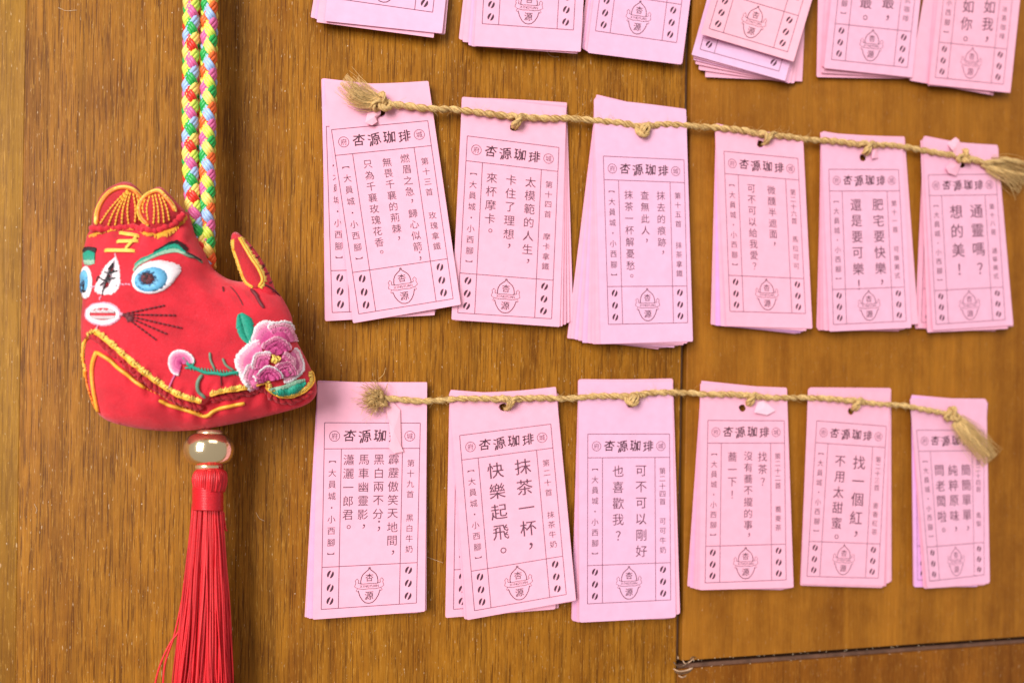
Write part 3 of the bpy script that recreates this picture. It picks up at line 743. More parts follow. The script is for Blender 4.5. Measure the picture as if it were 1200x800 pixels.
# the twine of the top row passes above the picture
rs = random.Random(9); cs = [tuple(bil(c.q, .5, .10)) for c in BUNDLES[:6]]
t3 = root('jute_twine', P(cs[0][0], cs[0][1], 0), 'topmost jute twine above the picture edge carrying the top row', 'twine', 'jute twines the card bundles hang on')
rope(path3([(cs[0][0] - 40, cs[0][1] - 6, .0045)] + [(x, y, .0045) for x, y in cs] + [(cs[-1][0] + 40, cs[-1][1] + 6, .0045)], 10), RS, .0078, rs, fuzz=10, fibres=4).build('twisted_cord', JM, t3, P(cs[0][0], cs[0][1], 0))

# ---------------------------------------------------------------- embroidered hanging toy
HM = .0165; TMAX = .0150
SIL = [(102, 276), (107, 268), (118, 262), (140, 257), (165, 256), (190, 255), (206, 251), (216, 248), (222, 251), (227, 266), (232, 281), (240, 296), (247, 311), (256, 320), (268, 327), (282, 330),
       (298, 329), (314, 333), (327, 344), (336, 358), (342, 372), (344, 388), (349, 402), (357, 417), (366, 436), (371, 452), (369, 465), (354, 476), (315, 487), (270, 497), (225, 504), (180, 504), (135, 496),
       (115, 484), (106, 462), (101, 440), (97, 418), (95, 396), (95, 372), (97, 348), (96, 324), (97, 298)]
LIP = [(95, 400), (100, 396), (105, 391), (110, 388), (117, 393), (138, 411), (165, 436), (195, 457), (212, 467), (238, 473), (250, 462), (270, 458), (290, 455), (311, 449), (316, 458), (330, 465), (348, 463), (362, 455), (368, 447), (372, 442)]
lipx = [p[0] for p in LIP]; lipy = [p[1] for p in LIP]
RED = None
def velvet(name, color, rough=.85, sheen=.5):
    m, nt, b = new_mat(name); v = mapped(nt, (1, 1, 1)); n = noise(nt, v, 5000, 3); n2 = noise(nt, v, 160, 4)
    c = ramp(nt, n2, [(.3, tuple(x * .82 for x in color)), (.7, tuple(min(1, x * 1.1) for x in color))]); lint = noise(nt, v, 3300, 2); c = mix(nt, ramp(nt, lint, [(.56, (0, 0, 0)), (.74, (.35, .35, .35))]), c, (.78, .12, .17)); pile = noise(nt, v, 42, 3)
    c = mix(nt, .8, c, ramp(nt, pile, [(.3, (.72, .62, .66)), (.6, (1, 1, 1))]), 'MULTIPLY'); L(nt, c, b.inputs['Base Color'])
    b.inputs['Roughness'].default_value = rough; b.inputs['Sheen Weight'].default_value = sheen; b.inputs['Sheen Roughness'].default_value = .4
    b.inputs['Sheen Tint'].default_value = (1, .45, .5, 1)
    p = bump(nt, b, n, .8, .00025); p = bump(nt, b, lint, .5, .0002, p); bump(nt, b, n2, .45, .0011, p); return m
RED = velvet('red_velvet', (.72, .012, .030))
RED2 = velvet('red_velvet_dark', (.50, .010, .018))
GOLD = simple('gold_thread', (.86, .40, .035), .45, .2, 2000, .00005); ORNG = simple('orange_thread', (.80, .20, .02), .45, .2, 2000)
YELL = simple('yellow_thread', (.90, .62, .12), .45, .15, 2000)
WHT = simple('white_thread', (.80, .71, .74), .5, .08, 2000); PNKW = simple('pale_pink_thread', (.76, .34, .46), .5, .1, 2000)
MAG = simple('magenta_thread', (.50, .045, .20), .5, .15, 2000); PNK = simple('pink_thread', (.62, .13, .30), .5, .12, 2000)
BLU = simple('blue_thread', (.13, .42, .66), .45, .15, 2000); BLUD = simple('dark_blue_thread', (.03, .11, .22), .5, .2, 2000)
GRN = simple('teal_thread', (.01, .30, .20), .45, .2, 2000); GRNL = simple('pale_green_thread', (.30, .50, .36), .5, .2, 2000); STEM = simple('grey_green_thread', (.14, .22, .15), .5, .2, 2000)
BLK = simple('black_thread', (.018, .012, .016), .6, .3, 2000); MAR = simple('maroon_thread', (.13, .012, .018), .6, .2, 2000)
REDT = simple('red_thread', (.70, .014, .022), .42, .15, 2000, .00004); GRYV = simple('grey_thread', (.30, .24, .27), .6, .2)

def inside(poly, X, Y):
    r_ = np.zeros(X.shape, bool); n = len(poly)
    for i in range(n):
        x1_, y1_ = poly[i]; x2_, y2_ = poly[(i + 1) % n]
        c = ((y1_ > Y) != (y2_ > Y)) & (X < (x2_ - x1_) * (Y - y1_) / (y2_ - y1_ + 1e-12) + x1_); r_ ^= c
    return r_
def inflate(outline, step, tmax, hm, back, disp=None, power=.5, flat=0.0, per=6):
    """a stuffed shape from its outline: closed skin, front and back; returns builder"""
    o2 = [tuple(p) for p in spline(outline + [outline[0]], per)[:-1]]
    xs = [p[0] for p in o2]; ys = [p[1] for p in o2]
    x0, y0 = min(xs) - 4, min(ys) - 4; g = 1.5
    nx, ny = int((max(xs) - x0 + 6) / g), int((max(ys) - y0 + 6) / g)
    X, Y = np.meshgrid(x0 + np.arange(nx) * g, y0 + np.arange(ny) * g); M = inside(o2, X, Y)
    u = np.zeros_like(X)
    f_ = 4
    # coarse to fine relaxation
    for it in range(2600):
        a = np.zeros_like(u); a[1:-1, 1:-1] = .25 * (u[:-2, 1:-1] + u[2:, 1:-1] + u[1:-1, :-2] + u[1:-1, 2:]) + g * g * .25
        a[~M] = 0
        u = a + (0.0 if it < 5 else .0) * (a - u)
    u = u / u.max()
    def hgt(x, y):
        i = (x - x0) / g; j = (y - y0) / g; i0 = int(min(max(i, 0), nx - 2)); j0 = int(min(max(j, 0), ny - 2)); a, b_ = i - i0, j - j0
        v = u[j0, i0] * (1 - a) * (1 - b_) + u[j0, i0 + 1] * a * (1 - b_) + u[j0 + 1, i0] * (1 - a) * b_ + u[j0 + 1, i0 + 1] * a * b_
        return max(0, v) ** power
    pts = list(o2); m = len(pts)
    gx = np.arange(min(xs) + step / 2, max(xs), step); gy = np.arange(min(ys) + step / 2, max(ys), step)
    GX, GY = np.meshgrid(gx, gy); inn = inside(o2, GX, GY); o_ = np.array(o2)
    for x, y in zip(GX[inn], GY[inn]):
        if np.min((o_[:, 0] - x) ** 2 + (o_[:, 1] - y) ** 2) > (step * .6) ** 2: pts.append((float(x), float(y)))
    v2, _, f2, _, _, _ = delaunay_2d_cdt([Vector(p) for p in pts], [(i, (i + 1) % m) for i in range(m)], [], 1, 1e-6)
    front = []; backv = []; nb = len(v2); edge = []
    for k, p in enumerate(v2):
        t = hgt(p.x, p.y); on = k < m
        if on: t = 0
        tf = tmax * t
        if disp and not on: tf += disp(p.x, p.y) * min(1, t * 2.2)
        front.append(P(p.x, p.y, hm + tf)); backv.append(P(p.x, p.y, max(.0006, hm - back * t)))
    F = [tuple(f) for f in f2]
    a, b_, c = [front[i] for i in F[0]]
    if (b_ - a).cross(c - a).y > 0: F = [f[::-1] for f in F]
    mb = MB(); mb.v = [tuple(v) for v in front] + [tuple(backv[i]) for i in range(m, nb)]
    def bi(i): return i if i < m else nb + i - m
    for f in F: mb.f.append(list(f)); mb.m.append(0); mb.sm.append(True)
    for f in F: mb.f.append([bi(i) for i in f[::-1]]); mb.m.append(0); mb.sm.append(True)
    mb.front = front; mb.frontF = F
    return mb

toyloc = P(240, 400, 0)
toy = root('hanging_toy', toyloc, 'red embroidered tiger-headed fish pendant on a rainbow cord with bead and red tassel', 'hanging ornament')
def body_disp(x, y):
    d = y - np.interp(x, lipx, lipy)
    v = 0.0
    if d > 0: v = -.0030 * min(1, d / 2.0) * (1 - .65 * min(1, max(0, d - 5) / 20))
    elif d > -9: v = .0004 * math.sin((d + 9) / 9 * math.pi)
    v *= min(1, max(0, (372 - x) / 22))
    # puckers of the seam and a dent behind the head
    v += -.0016 * math.exp(-((x - 252 - (y - 340) * .35) / 13) ** 2 - ((y - 330) / 20) ** 2)
    v += .0011 * math.exp(-((x - 176) / 30) ** 2 - ((y - 326) / 24) ** 2)
    v += .0010 * math.exp(-((x - 120) / 18) ** 2 - ((y - 362) / 22) ** 2)
    v += .00050 * math.sin(x * .42 + y * .1) * math.exp(-((d + 5) / 6) ** 2) + .00045 * math.sin(x * .31 + 1) * math.exp(-((d - 16) / 9) ** 2)
    v += .0006 * math.sin((x * .8 - y * .6) * .35) * math.exp(-((x - 285) / 22) ** 2 - ((y - 345) / 14) ** 2) + .0005 * math.sin(x * .3) * math.exp(-((y - 276) / 8) ** 2)
    v += .0003 * math.sin(x * .09 + y * .05) * math.sin(y * .08 - x * .03)
    return v
bmb = inflate(SIL, 2.4, TMAX, HM, .0150, body_disp)
body = bmb.build('body', RED, toy, toyloc)
def tail_disp(x, y): return 0
TAIL = [(270, 283), (272, 274), (277, 272), (284, 277), (296, 289), (306, 303), (315, 320), (322, 338), (326, 352), (316, 356), (302, 350), (290, 338), (281, 320), (275, 302)]
tmb = inflate(TAIL, 2.5, .0060, HM + .002, .004); tail = tmb.build('tail_fin', RED, toy, toyloc)
EAR1 = [(107, 272), (108, 256), (112, 242), (120, 227), (133, 217), (148, 213), (160, 219), (168, 231), (170, 250), (172, 267), (160, 273), (135, 270), (118, 273)]
EAR2 = [(170, 271), (163, 256), (160, 243), (165, 231), (175, 224), (187, 219), (198, 227), (208, 238), (218, 250), (208, 260), (194, 270), (182, 276)]
e1 = inflate(EAR1, 2.5, .0045, HM + .0045, .004); e2 = inflate(EAR2, 2.5, .0045, HM + .0060, .004)
ear1 = e1.build('ear', RED2, toy, toyloc); ear2 = e2.build('ear', RED2, toy, toyloc)
BV = {k: BVHTree.FromPolygons([tuple(v) for v in m.front], m.frontF) for k, m in (('b', bmb), ('t', tmb), ('e1', e1), ('e2', e2))}
def on(px, py, up_=.0002, which='b t e1 e2'):
    d = ray(px, py); best = None
    for k in which.split():
        h = BV[k].ray_cast(CAM, d)
        if h[0] is not None and (best is None or h[3] < best[3]): best = h
    if best is None: return None
    n = best[1] if best[1].dot(d) < 0 else -best[1]
    return best[0] + n * up_
def st(mb, pts, r_=.00028, mat=0, up_=.00015, which='b t e1 e2', n=4, sides=5):
    """one thread laid on the cloth along pixel points, ends tucked in"""
    q = resample(pts, n); out = []
    for i, p in enumerate(q):
        u = up_ * (.2 if i in (0, len(q) - 1) else 1.0)
        w = on(p[0], p[1], u, which)
        if w is None:
            if len(out) > 1: break
            out = []; continue
        out.append(w)
    if len(out) > 1:
        m = len(out); mb.tube(out, [r_ * (.65 if i in (0, m - 1) else 1) for i in range(m)], sides, mat, False)
def band(mb, A, B_, n, segs, rs, r_=.0003, jit=.12, up_=.0002, which='b t e1 e2'):
    """satin stitches from curve A to curve B; segs = [(t0, t1, material)]"""
    A = resample(A, n); B_ = resample(B_, n)
    for i in range(n):
        a, b_ = A[i], B_[i]
        for t0, t1, m in segs:
            j0 = t0 + (rs.uniform(-jit, jit) if t0 > 0 else 0); j1 = t1 + (rs.uniform(-jit, jit) if t1 < 1 else rs.uniform(-jit, jit) * .6)
            p, q = a + (b_ - a) * j0, a + (b_ - a) * j1
            l = np.linalg.norm(q - p)
            st(mb, [p, q], r_, m, up_ + .0001 * rs.random(), which, 3 if l < 8 else 5, 4)
def ell(cx, cy, rx, ry, rot=0, a0=0, a1=360, n=40):
    c, s = math.cos(R(rot)), math.sin(R(rot)); out = []
    for a in np.linspace(R(a0), R(a1), n):
        x, y = rx * math.cos(a), ry * math.sin(a); out.append((cx + x * c - y * s, cy + x * s + y * c))
    return out
rs = random.Random(21); O_ = toyloc
# right eye
mb = MB(); M_ = [WHT, BLU, BLUD, MAR, BLK]
iris = ell(177, 328, 20, 14.5, -14); pup = ell(173, 327, 7.5, 6.5, 0)
outer = []
for a in np.linspace(0, 2 * math.pi, 60):
    x, y = math.cos(a), math.sin(a)
    rx = 27 + (10 * max(0, math.cos(a - R(-28))) ** 6); outer.append((178.5 + x * rx * .93 + 1.5, 325.5 + y * (19.5 if y < 0 else 18) - .25 * x * rx * .55))
outer = [tuple(q) for q in outer]
inn = [(177 + (p[0] - 177) * .92, 328 + (p[1] - 328) * .92) for p in ell(177, 328, 20, 14.5, -14, n=60)]
inn = [(177 + 18.5 * math.cos(a) * math.cos(R(-14)) - 13.3 * math.sin(a) * math.sin(R(-14)), 328 + 18.5 * math.cos(a) * math.sin(R(-14)) + 13.3 * math.sin(a) * math.cos(R(-14))) for a in np.linspace(0, 2 * math.pi, 60)]
band(mb, inn, outer, 118, [(0, 1, 0)], rs, .00033, .10, .0003)
band(mb, pup, ell(177, 328, 20, 14.5, -14), 92, [(0, 1, 1)], rs, .00030, .05, .0005)
for k in range(42):
    a = rs.uniform(0, 6.28); c, s = math.cos(a), math.sin(a); l = rs.uniform(10, 17)
    st(mb, [(173 + 6 * c, 327 + 5 * s), (175 + l * c, 327.5 + l * .75 * s)], .00018, 2, .0008, n=3)
    if s > .3: st(mb, [(177 + 15 * c, 328 + 11 * s), (177 + 19.5 * c, 328 + 14 * s)], .00022, 2, .0009, n=3)
for k in range(70):
    a = rs.uniform(0, 6.28); st(mb, [(173 + rs.uniform(-1, 1), 327), (173.5 + 8.5 * math.cos(a), 327 + 7 * math.sin(a))], .00028, rs.choice((3, 3, 4)), .0010, n=3)
for k in range(7): st(mb, [(168 + k * .8, 319 + k * .5), (172 + k * .3, 327)], .0003, 4, .0012, n=3)
mb.build('eye', M_, body, O_)
# left eye, wrapping round the edge of the face
mb = MB()
band(mb, ell(100.5, 330, 3, 12), ell(101, 331, 7.5, 19), 60, [(0, 1, 0)], rs, .0003, .1, .0003)
band(mb, ell(99.5, 332, 1, 4), ell(100, 329, 5, 13), 44, [(0, 1, 1)], rs, .0003, .1, .0005)
for k in range(36):
    a = rs.uniform(0, 6.28); st(mb, [(99, 337), (99 + 3.5 * math.cos(a), 337 + 9 * math.sin(a))], .0003, 4 if k % 2 else 2, .0008, n=3)
mb.build('eye', M_, body, O_)
# brows
mb = MB(); MB_ = [GRNL, GRN, BLK, STEM]
lo = spline([(157, 318), (163, 311), (174, 305), (185, 300), (196, 297), (207, 296), (217, 299)], 6); hi = spline([(160, 308), (166, 303), (176, 299), (187, 293), (198, 287), (208, 287), (217, 295)], 6)
band(mb, lo, hi, 78, [(0, .5, 0), (.35, 1, 1)], rs, .00030, .12, .0003)
band(mb, hi[14:], [(x + 3 + i * .05, y - 4.2) for i, (x, y) in enumerate(hi[14:])], 26, [(0, 1, 2)], rs, .00020, .25, .0004)
st(mb, spline([(214, 297), (222, 301), (229, 302), (237, 308)], 5), .00050, 3, .0002, n=10); st(mb, spline([(216, 296), (224, 300), (236, 307)], 5), .00032, 2, .0006, n=9)
mb.build('eyebrow', MB_, body, O_)
mb = MB(); band(mb, [(100, 310), (105, 311), (111, 309)], [(99, 296), (105, 293), (111.5, 297)], 26, [(0, .45, 0), (.2, 1, 1)], rs, .0003, .1, .0003)
band(mb, [(98, 297), (104, 294), (112, 297)], [(97, 291), (104, 289), (114, 291)], 22, [(0, 1, 2)], rs, .0002, .2, .0004); mb.build('eyebrow', MB_, body, O_)
# nose
mb = MB(); nc = [(128, 326)] * 40
nose = [(136, 301), (140, 312), (141, 324), (140, 335), (133, 344), (122, 345.5), (112, 342), (113, 334), (118, 324), (124, 312), (136, 301)]
ax = [(135, 306), (133, 316), (130, 326), (128, 335), (126, 337), (125, 338), (123, 337), (124, 332), (127, 325), (131, 314), (135, 306)]
band(mb, spline(ax, 5), spline(nose, 5), 92, [(0, 1, 0), (0, .4, 2)], rs, .00034, .12, .0003)
for q in ([(134, 307), (131, 318), (127, 326), (125, 336), (120, 346)], [(134, 309), (128, 317)], [(136, 316), (130, 321), (123, 318)], [(131, 325), (124, 329), (117, 324)], [(138, 326), (130, 328), (124, 331)], [(117, 324), (115, 330)], [(124, 331), (119, 336)], [(130, 321), (139, 318)]):
    st(mb, spline(q, 4), .00025, 1, .0007, n=9)
for k in range(22):
    x = 118 + rs.random() * 20; y = 312 + rs.random() * 28
    if abs(x - (139 - (y - 302) * .33)) < 11: st(mb, [(x, y), (x + rs.uniform(-1.5, 1.5), y + 4)], .0002, 2, .0007, n=3)
mb.build('nose', [WHT, BLK, GRYV], body, O_)
mb = MB()
for k in range(4):
    st(mb, [(139.5 + k * 3.6, 333), (142 + k * 3.6, 333.4 + (k % 2) * .6)], .0003, 0, .0003, n=3); st(mb, [(104 + k * 2.3, 337 - k * .3), (105.7 + k * 2.3, 336.8 - k * .3)], .0003, 0, .0003, n=3)
for q in ([(135, 297), (136, 301)], [(119, 347), (117, 352)], [(115, 381), (113, 388)]): st(mb, q, .00026, 0, .0003, n=3)
mb.build('basting_thread', [PNKW], body, O_)
# king mark: three strokes and a stem
mb = MB()
for a, b_, wd in (((123, 294), (158, 294.5), 3.0), ((137, 284), (162, 283), 3.0), ((140, 273.5), (163, 277.5), 3.0), ((162, 276), (147, 293), 2.6)):
    A = [(a[0], a[1] - wd / 2), (b_[0], b_[1] - wd / 2)]; B2 = [(a[0], a[1] + wd / 2), (b_[0], b_[1] + wd / 2)]
    for k in (-1, 0, 1): st(mb, [(a[0], a[1] + k * wd * .33), (b_[0], b_[1] + k * wd * .33)], .00030, 0 if k else 1, .0004, n=12)
mb.build('forehead_mark', [YELL, GOLD], body, O_)
# mouth
mb = MB()
band(mb, ell(121, 368, 15.5, 7.5), ell(121, 368, 20.5, 13.5, 0), 104, [(0, 1, 0), (.7, 1, 1)], rs, .00030, .22, .0003)
for k in range(12):
    x = 108 + k * 2.3; st(mb, [(x, 362 + (k % 3)), (x + .8, 366.5)], .00030, 0, .0008, n=3); st(mb, [(x + 1, 370), (x + 1.4, 374)], .00028, 0, .0008, n=3)
st(mb, [(139, 368), (145, 368.5)], .0006, 1, .0002, n=4)
mb.build('mouth', [WHT, PNKW], body, O_)
# whiskers of running stitch
for ex, ey in ((193, 358), (206, 369.5), (213, 384.5), (196, 391.5), (183, 398)):
    mb = MB(); L2 = math.hypot(ex - 143, ey - 368.5); k = 0.0
    while k < L2:
        t0 = k / L2; t1 = min(1, (k + 4.4) / L2); st(mb, [(143 + (ex - 143) * t0, 368.5 + (ey - 368.5) * t0), (143 + (ex - 143) * t1, 368.5 + (ey - 368.5) * t1)], .00030, 0, .0003, n=4); k += 5.4
    mb.build('whisker', MAR, body, O_)
mb = MB()
for k in range(26):
    t = rs.random(); y = 369 + t * 9; st(mb, [(144 + t * 5, 369 + t * 3), (149 + rs.random() * 9, y)], .0002, 0, .0003, n=3)
mb.build('whisker_root', MAR, body, O_)
# peony
def petal(cx, cy, tx, ty, wdeg, r_out, name='petal', mats=(MAG, PNK, PNKW, WHT), up_=.0003, n=None, lobes=2, ry=1.0):
    """fan of stitches from (cx,cy); axis towards (tx,ty)"""
    mb = MB(); a0 = math.atan2(ty - cy, tx - cx); n = n or int(r_out * R(wdeg) * 2.1)
    for i in range(n):
        f = i / (n - 1) * 2 - 1; a = a0 + f * R(wdeg) / 2; rad = r_out * (1 - .16 * f ** 4 + .05 * math.cos(f * math.pi * lobes)) * rs.uniform(.97, 1.03)
        d = (math.cos(a), math.sin(a) * ry)
        for t0, t1, m in ((.12, .56, 0), (.50, .78, 1), (.74, .92, 2), (.90, 1.0, 3)):
            j = rs.uniform(-.05, .05)
            st(mb, [(cx + d[0] * rad * (t0 + j), cy + d[1] * rad * (t0 + j)), (cx + d[0] * rad * t1, cy + d[1] * rad * t1)], .00032, m, up_ + .0001 * rs.random(), n=3, sides=4)
    return mb.build(name, list(mats), body, O_)
petal(318, 403, 308, 382, 150, 27, up_=.0003)
petal(326, 402, 334, 384, 120, 26, up_=.0006)
petal(312, 428, 290, 424, 125, 35, up_=.0004)
petal(330, 425, 352, 432, 130, 26, up_=.0004)
petal(308, 440, 292, 443, 100, 24, up_=.0009)
petal(322, 417, 324, 392, 125, 21, up_=.0012, mats=(MAG, MAG, PNK, PNKW))
petal(312, 430, 300, 416, 110, 19, up_=.0012, mats=(MAG, PNK, PNKW, WHT))
petal(326, 428, 342, 424, 110, 18, up_=.0012, mats=(MAG, PNK, PNKW, PNKW))
petal(315, 446, 313, 430, 170, 17, up_=.0016, mats=(MAG, MAG, PNK, WHT))
petal(331, 441, 337, 428, 120, 17, up_=.0014, mats=(MAG, PNK, PNK, PNKW))
mb = MB()
for k in range(14):
    x = 317 + rs.uniform(0, 9); st(mb, [(x, 420 + rs.uniform(-6, 0)), (x + rs.uniform(-1.5, 1.5), 424 + rs.uniform(-2, 3))], .00028, 0, .0022, n=3)
mb.build('stamen', YELL, body, O_)
mb = MB(); band(mb, spline([(281, 368), (284, 380), (288, 393), (294, 403)], 5), spline([(278, 372), (277, 384), (282, 396), (291, 404)], 5), 34, [(0, 1, 0)], rs, .0003, .1, .0004)
band(mb, spline([(281, 368), (284, 380), (288, 393), (294, 403)], 5), spline([(286, 368), (295, 374), (297, 386), (295, 402)], 5), 34, [(0, 1, 0)], rs, .0003, .1, .0004); mb.build('leaf', [GRN, WHT], body, O_)
mb = MB(); band(mb, spline([(316, 455), (330, 452), (344, 446), (356, 444)], 5), spline([(320, 461), (331, 464.5), (346, 461), (358, 451)], 5), 46, [(0, .35, 1), (.25, 1, 0)], rs, .0003, .1, .0005); mb.build('leaf', [GRN, GRNL], body, O_)
# bud and stems
petal(213, 426, 205, 416, 250, 16, 'bud', (MAG, PNK, PNKW, WHT), .0004)
mb = MB()
for k in range(9): st(mb, [(207 - k * 1.1, 436 + k * 2.2), (205.5 - k * 1.1, 438 + k * 2.2)], .00034, 0, .0003, n=3)
mb.build('bud_trail', PNK, body, O_)
mb = MB()
for q, r2, m in (([(216, 423), (224, 429), (232, 433), (242, 437), (252, 437), (262, 439), (270, 437), (281, 436)], .00055, 0), ([(237, 439), (232, 447), (232, 457), (240, 466)], .0006, 1), ([(246, 413), (247, 422), (252, 433)], .0004, 1), ([(261, 420), (265, 428), (274, 434)], .0004, 1), ([(214, 419), (224, 429)], .0004, 0), ([(228, 422), (224, 430), (217, 431)], .00035, 0), ([(259, 439), (259, 452)], .00018, 2)):
    st(mb, spline(q, 5), r2, m, .0003, n=16)
for k in range(16): x = 222 + k * 3.6; st(mb, [(x, 431 + k * .4 - 2), (x + 2, 434 + k * .4)], .0002, 0, .0006, n=3)
mb.build('stem', [GRN, STEM, MAR], body, O_)
# creases in black thread behind the head
mb = MB()
for q, r2 in (([(294, 339), (300, 346), (304, 354), (309, 361)], .0006), ([(309, 333), (318, 338), (328, 347)], .00035), ([(270, 336), (278, 345), (285, 358)], .0002), ([(261, 336), (262, 342)], .00028), ([(304, 317), (311, 311)], .00028), ([(296, 341), (302, 348)], .0007)):
    st(mb, spline(q, 4), r2, 0, .0001, n=10)
mb.build('stripe', [MAR], body, O_)
# lip: gold blanket stitch, twisted red piping, second gold line on the jaw
def fringe(mb, line, d, n, r_, mat, up_=.0004, which='b', jit=.3):
    q = resample(line, n)
    for i in range(1, n - 1):
        t = q[i + 1] - q[i - 1]; t = t / np.linalg.norm(t); nn = np.array([t[1], -t[0]])
        st(mb, [q[i] - nn * .6, q[i] + nn * d * rs.uniform(1 - jit, 1 + jit) + t * .5], r_, mat, up_, which, 3, 4)
liplines = [(101, 432), (99, 418), (100, 404), (105, 394), (111, 389.5), (118, 393), (138, 410), (165, 434), (195, 455), (212, 464.5), (236, 471)]
lip2 = [(246, 463), (254, 460), (270, 457), (290, 454), (311, 448), (315, 456), (330, 464), (348, 462), (361, 454), (367, 445), (364, 434)]
mb = MB()
for ln, n in ((liplines, 150), (lip2, 92)):
    s_ = spline(ln, 6); fringe(mb, s_, 3.9, n, .00026, 0, .0005, 'b'); st(mb, [tuple(p) for p in s_], .00036, 1, .0005, 'b', 70)
mb.build('gold_lip_stitching', [YELL, GOLD], body, O_)
mb = MB()
def offs(line, d):
    q = resample(spline(line, 6), 60); out = []
    for i in range(60):
        t = q[min(i + 1, 59)] - q[max(i - 1, 0)]; t = t / np.linalg.norm(t); out.append(q[i] + np.array([-t[1], t[0]]) * d)
    return out
for ln in (liplines[4:], lip2[:9]):
    w3 = [on(p[0], p[1], .0009, 'b') for p in offs(ln, 3.6)]; w3 = [p for p in w3 if p is not None]
    r3 = rope(w3, .0012, .0055, rs, fuzz=8, fibres=2)
    b0 = len(mb.v); mb.v += r3.v; mb.f += [[i + b0 for i in f_] for f_ in r3.f]; mb.m += [0] * len(r3.f); mb.sm += r3.sm
mb.build('lip_piping', [RED2], body, O_)
mb = MB()
for ln in ([(114, 413), (124, 419), (136, 429), (152, 442), (168, 454)], [(186, 469), (200, 475), (218, 480), (240, 487), (250, 481), (262, 477), (286, 472)], [(114, 412), (110, 424), (109, 438), (111, 458), (116, 482)], [(101, 432), (102, 446), (107, 464), (113, 478)]):
    st(mb, [tuple(p) for p in spline(ln, 6)], .00060, 0, .0004, 'b', 40); st(mb, [(p[0] + .8, p[1] + 1.3) for p in spline(ln, 6)], .0004, 1, .0003, 'b', 40)
for k in range(30):
    x = 112 + k * 4.6; y = np.interp(x, [112, 136, 168, 218, 240], [412, 429, 454, 478, 486])
    st(mb, [(x, y - 1), (x + 2.2, y + 1.6)], .00022, 1, .0008, 'b', 3)
mb.build('jaw_piping', [GOLD, ORNG], body, O_)
# forehead hem, ear and tail trims
mb = MB(); hem = spline([(105, 277), (118, 272), (135, 268), (150, 267), (163, 268), (174, 274), (188, 273), (200, 268), (210, 260), (219, 252)], 6)
for i, n_ in ((0, 78),): 
    q = resample(hem, n_)
    for k in range(1, n_ - 1):
        ln = 3.5 if k < 50 else 7
        st(mb, [(q[k][0], q[k][1] - 1), (q[k][0] - 1 + (2 if k > 50 else 0), q[k][1] + ln * rs.uniform(.6, 1.1))], .00024, 0, .0004, 'b', 3)
mb.build('forehead_hem', [GOLD], body, O_)
def hem_rope(line, which, parent, r_=.0010, up_=.0004):
    w3 = [on(p[0], p[1], up_, which) for p in resample(spline(line, 6), 40)]; w3 = [p for p in w3 if p is not None]
    m = MB(); 
    for i, p in enumerate(w3): pass
    m.tube(w3, [r_ * (1 + .18 * math.sin(i * 1.3)) for i in range(len(w3))], 8, 0); m.build('ruffle', RED, parent, O_)
hem_rope([(109, 268), (125, 268), (145, 266), (160, 268), (170, 272)], 'b e1', ear1); hem_rope([(168, 266), (176, 272), (188, 271), (202, 262), (214, 251)], 'b e2', ear2)
for ear, wch, arc, ribs in ((ear1, 'e1', [(113, 263), (114, 250), (120, 236), (130, 225), (143, 220), (155, 222), (164, 230), (168, 238)], [((150, 223), (118, 262)), ((150, 224), (127, 264)), ((150, 225), (135, 264)), ((151, 225), (143, 264)), ((153, 226), (151, 263)), ((156, 227), (158, 262)), ((160, 229), (163, 258))]),
                       (ear2, 'e2', [(174, 265), (166, 256), (163, 246), (166, 236), (174, 228), (186, 224), (195, 232), (202, 240), (206, 248)], [((176, 230), (174, 258)), ((179, 229), (180, 262)), ((182, 228), (186, 262)), ((186, 228), (192, 261)), ((190, 231), (198, 258)), ((171, 234), (169, 250))])):
    mb = MB(); s_ = [tuple(p) for p in spline(arc, 6)]
    for d, m_ in ((0, 0), (1.3, 1), (2.4, 2)):
        c = np.mean(np.array(arc), axis=0); st(mb, [(p[0] + (c[0] - p[0]) * d * .03, p[1] + (c[1] - p[1]) * d * .03) for p in s_], .00052, m_, .0003, wch, 46)
    mb.build('gold_edging', [YELL, GOLD, ORNG], ear, O_)
    mb = MB()
    for a, b_ in ribs:
        L2 = math.hypot(b_[0] - a[0], b_[1] - a[1]); k = 0.0
        while k < L2 - 2:
            t0, t1 = k / L2, min(1, (k + 3.4) / L2); bend = lambda t: math.sin(t * math.pi) * -2.5 * (1 if b_[0] < a[0] else -.6)
            st(mb, [(a[0] + (b_[0] - a[0]) * t0 + bend(t0), a[1] + (b_[1] - a[1]) * t0), (a[0] + (b_[0] - a[0]) * t1 + bend(t1), a[1] + (b_[1] - a[1]) * t1)], .00032, 0, .0003, wch, 3); k += 4.3
    mb.build('ribbing', [ORNG if wch == 'x' else GOLD], ear, O_)
mb = MB(); fl_ = [(274, 281), (275, 292), (279, 304), (283, 316), (289, 330), (297, 336)]; fr_ = [(280, 279), (287, 291), (294, 303), (302, 315), (307, 328), (303, 336)]
for ln, sg in ((fl_, -1), (fr_, 1)):
    fringe(mb, spline(ln, 6), (4.6 if sg > 0 else -2.6), 56, .00028, 0, .0004, 't b'); st(mb, [tuple(p) for p in spline(ln, 6)], .0005, 1, .0003, 't b', 34)
mb.build('gold_edging', [YELL, GOLD], tail, O_)
mb = MB()
for k, (x, y) in enumerate(((300, 303), (306, 312), (311, 322), (315, 332), (319, 342), (292, 292))): st(mb, [(x, y), (x + 5, y - 3)], .0003, 0, .0003, 't b', 4)
mb.build('stripe', MAR, tail, O_)
mb = MB(); band(mb, spline(fl_, 5), spline(fr_, 5), 60, [(0, 1, 0)], rs, .0004, .05, .0001, 't b'); mb.build('inner_patch', [RED2], tail, O_)

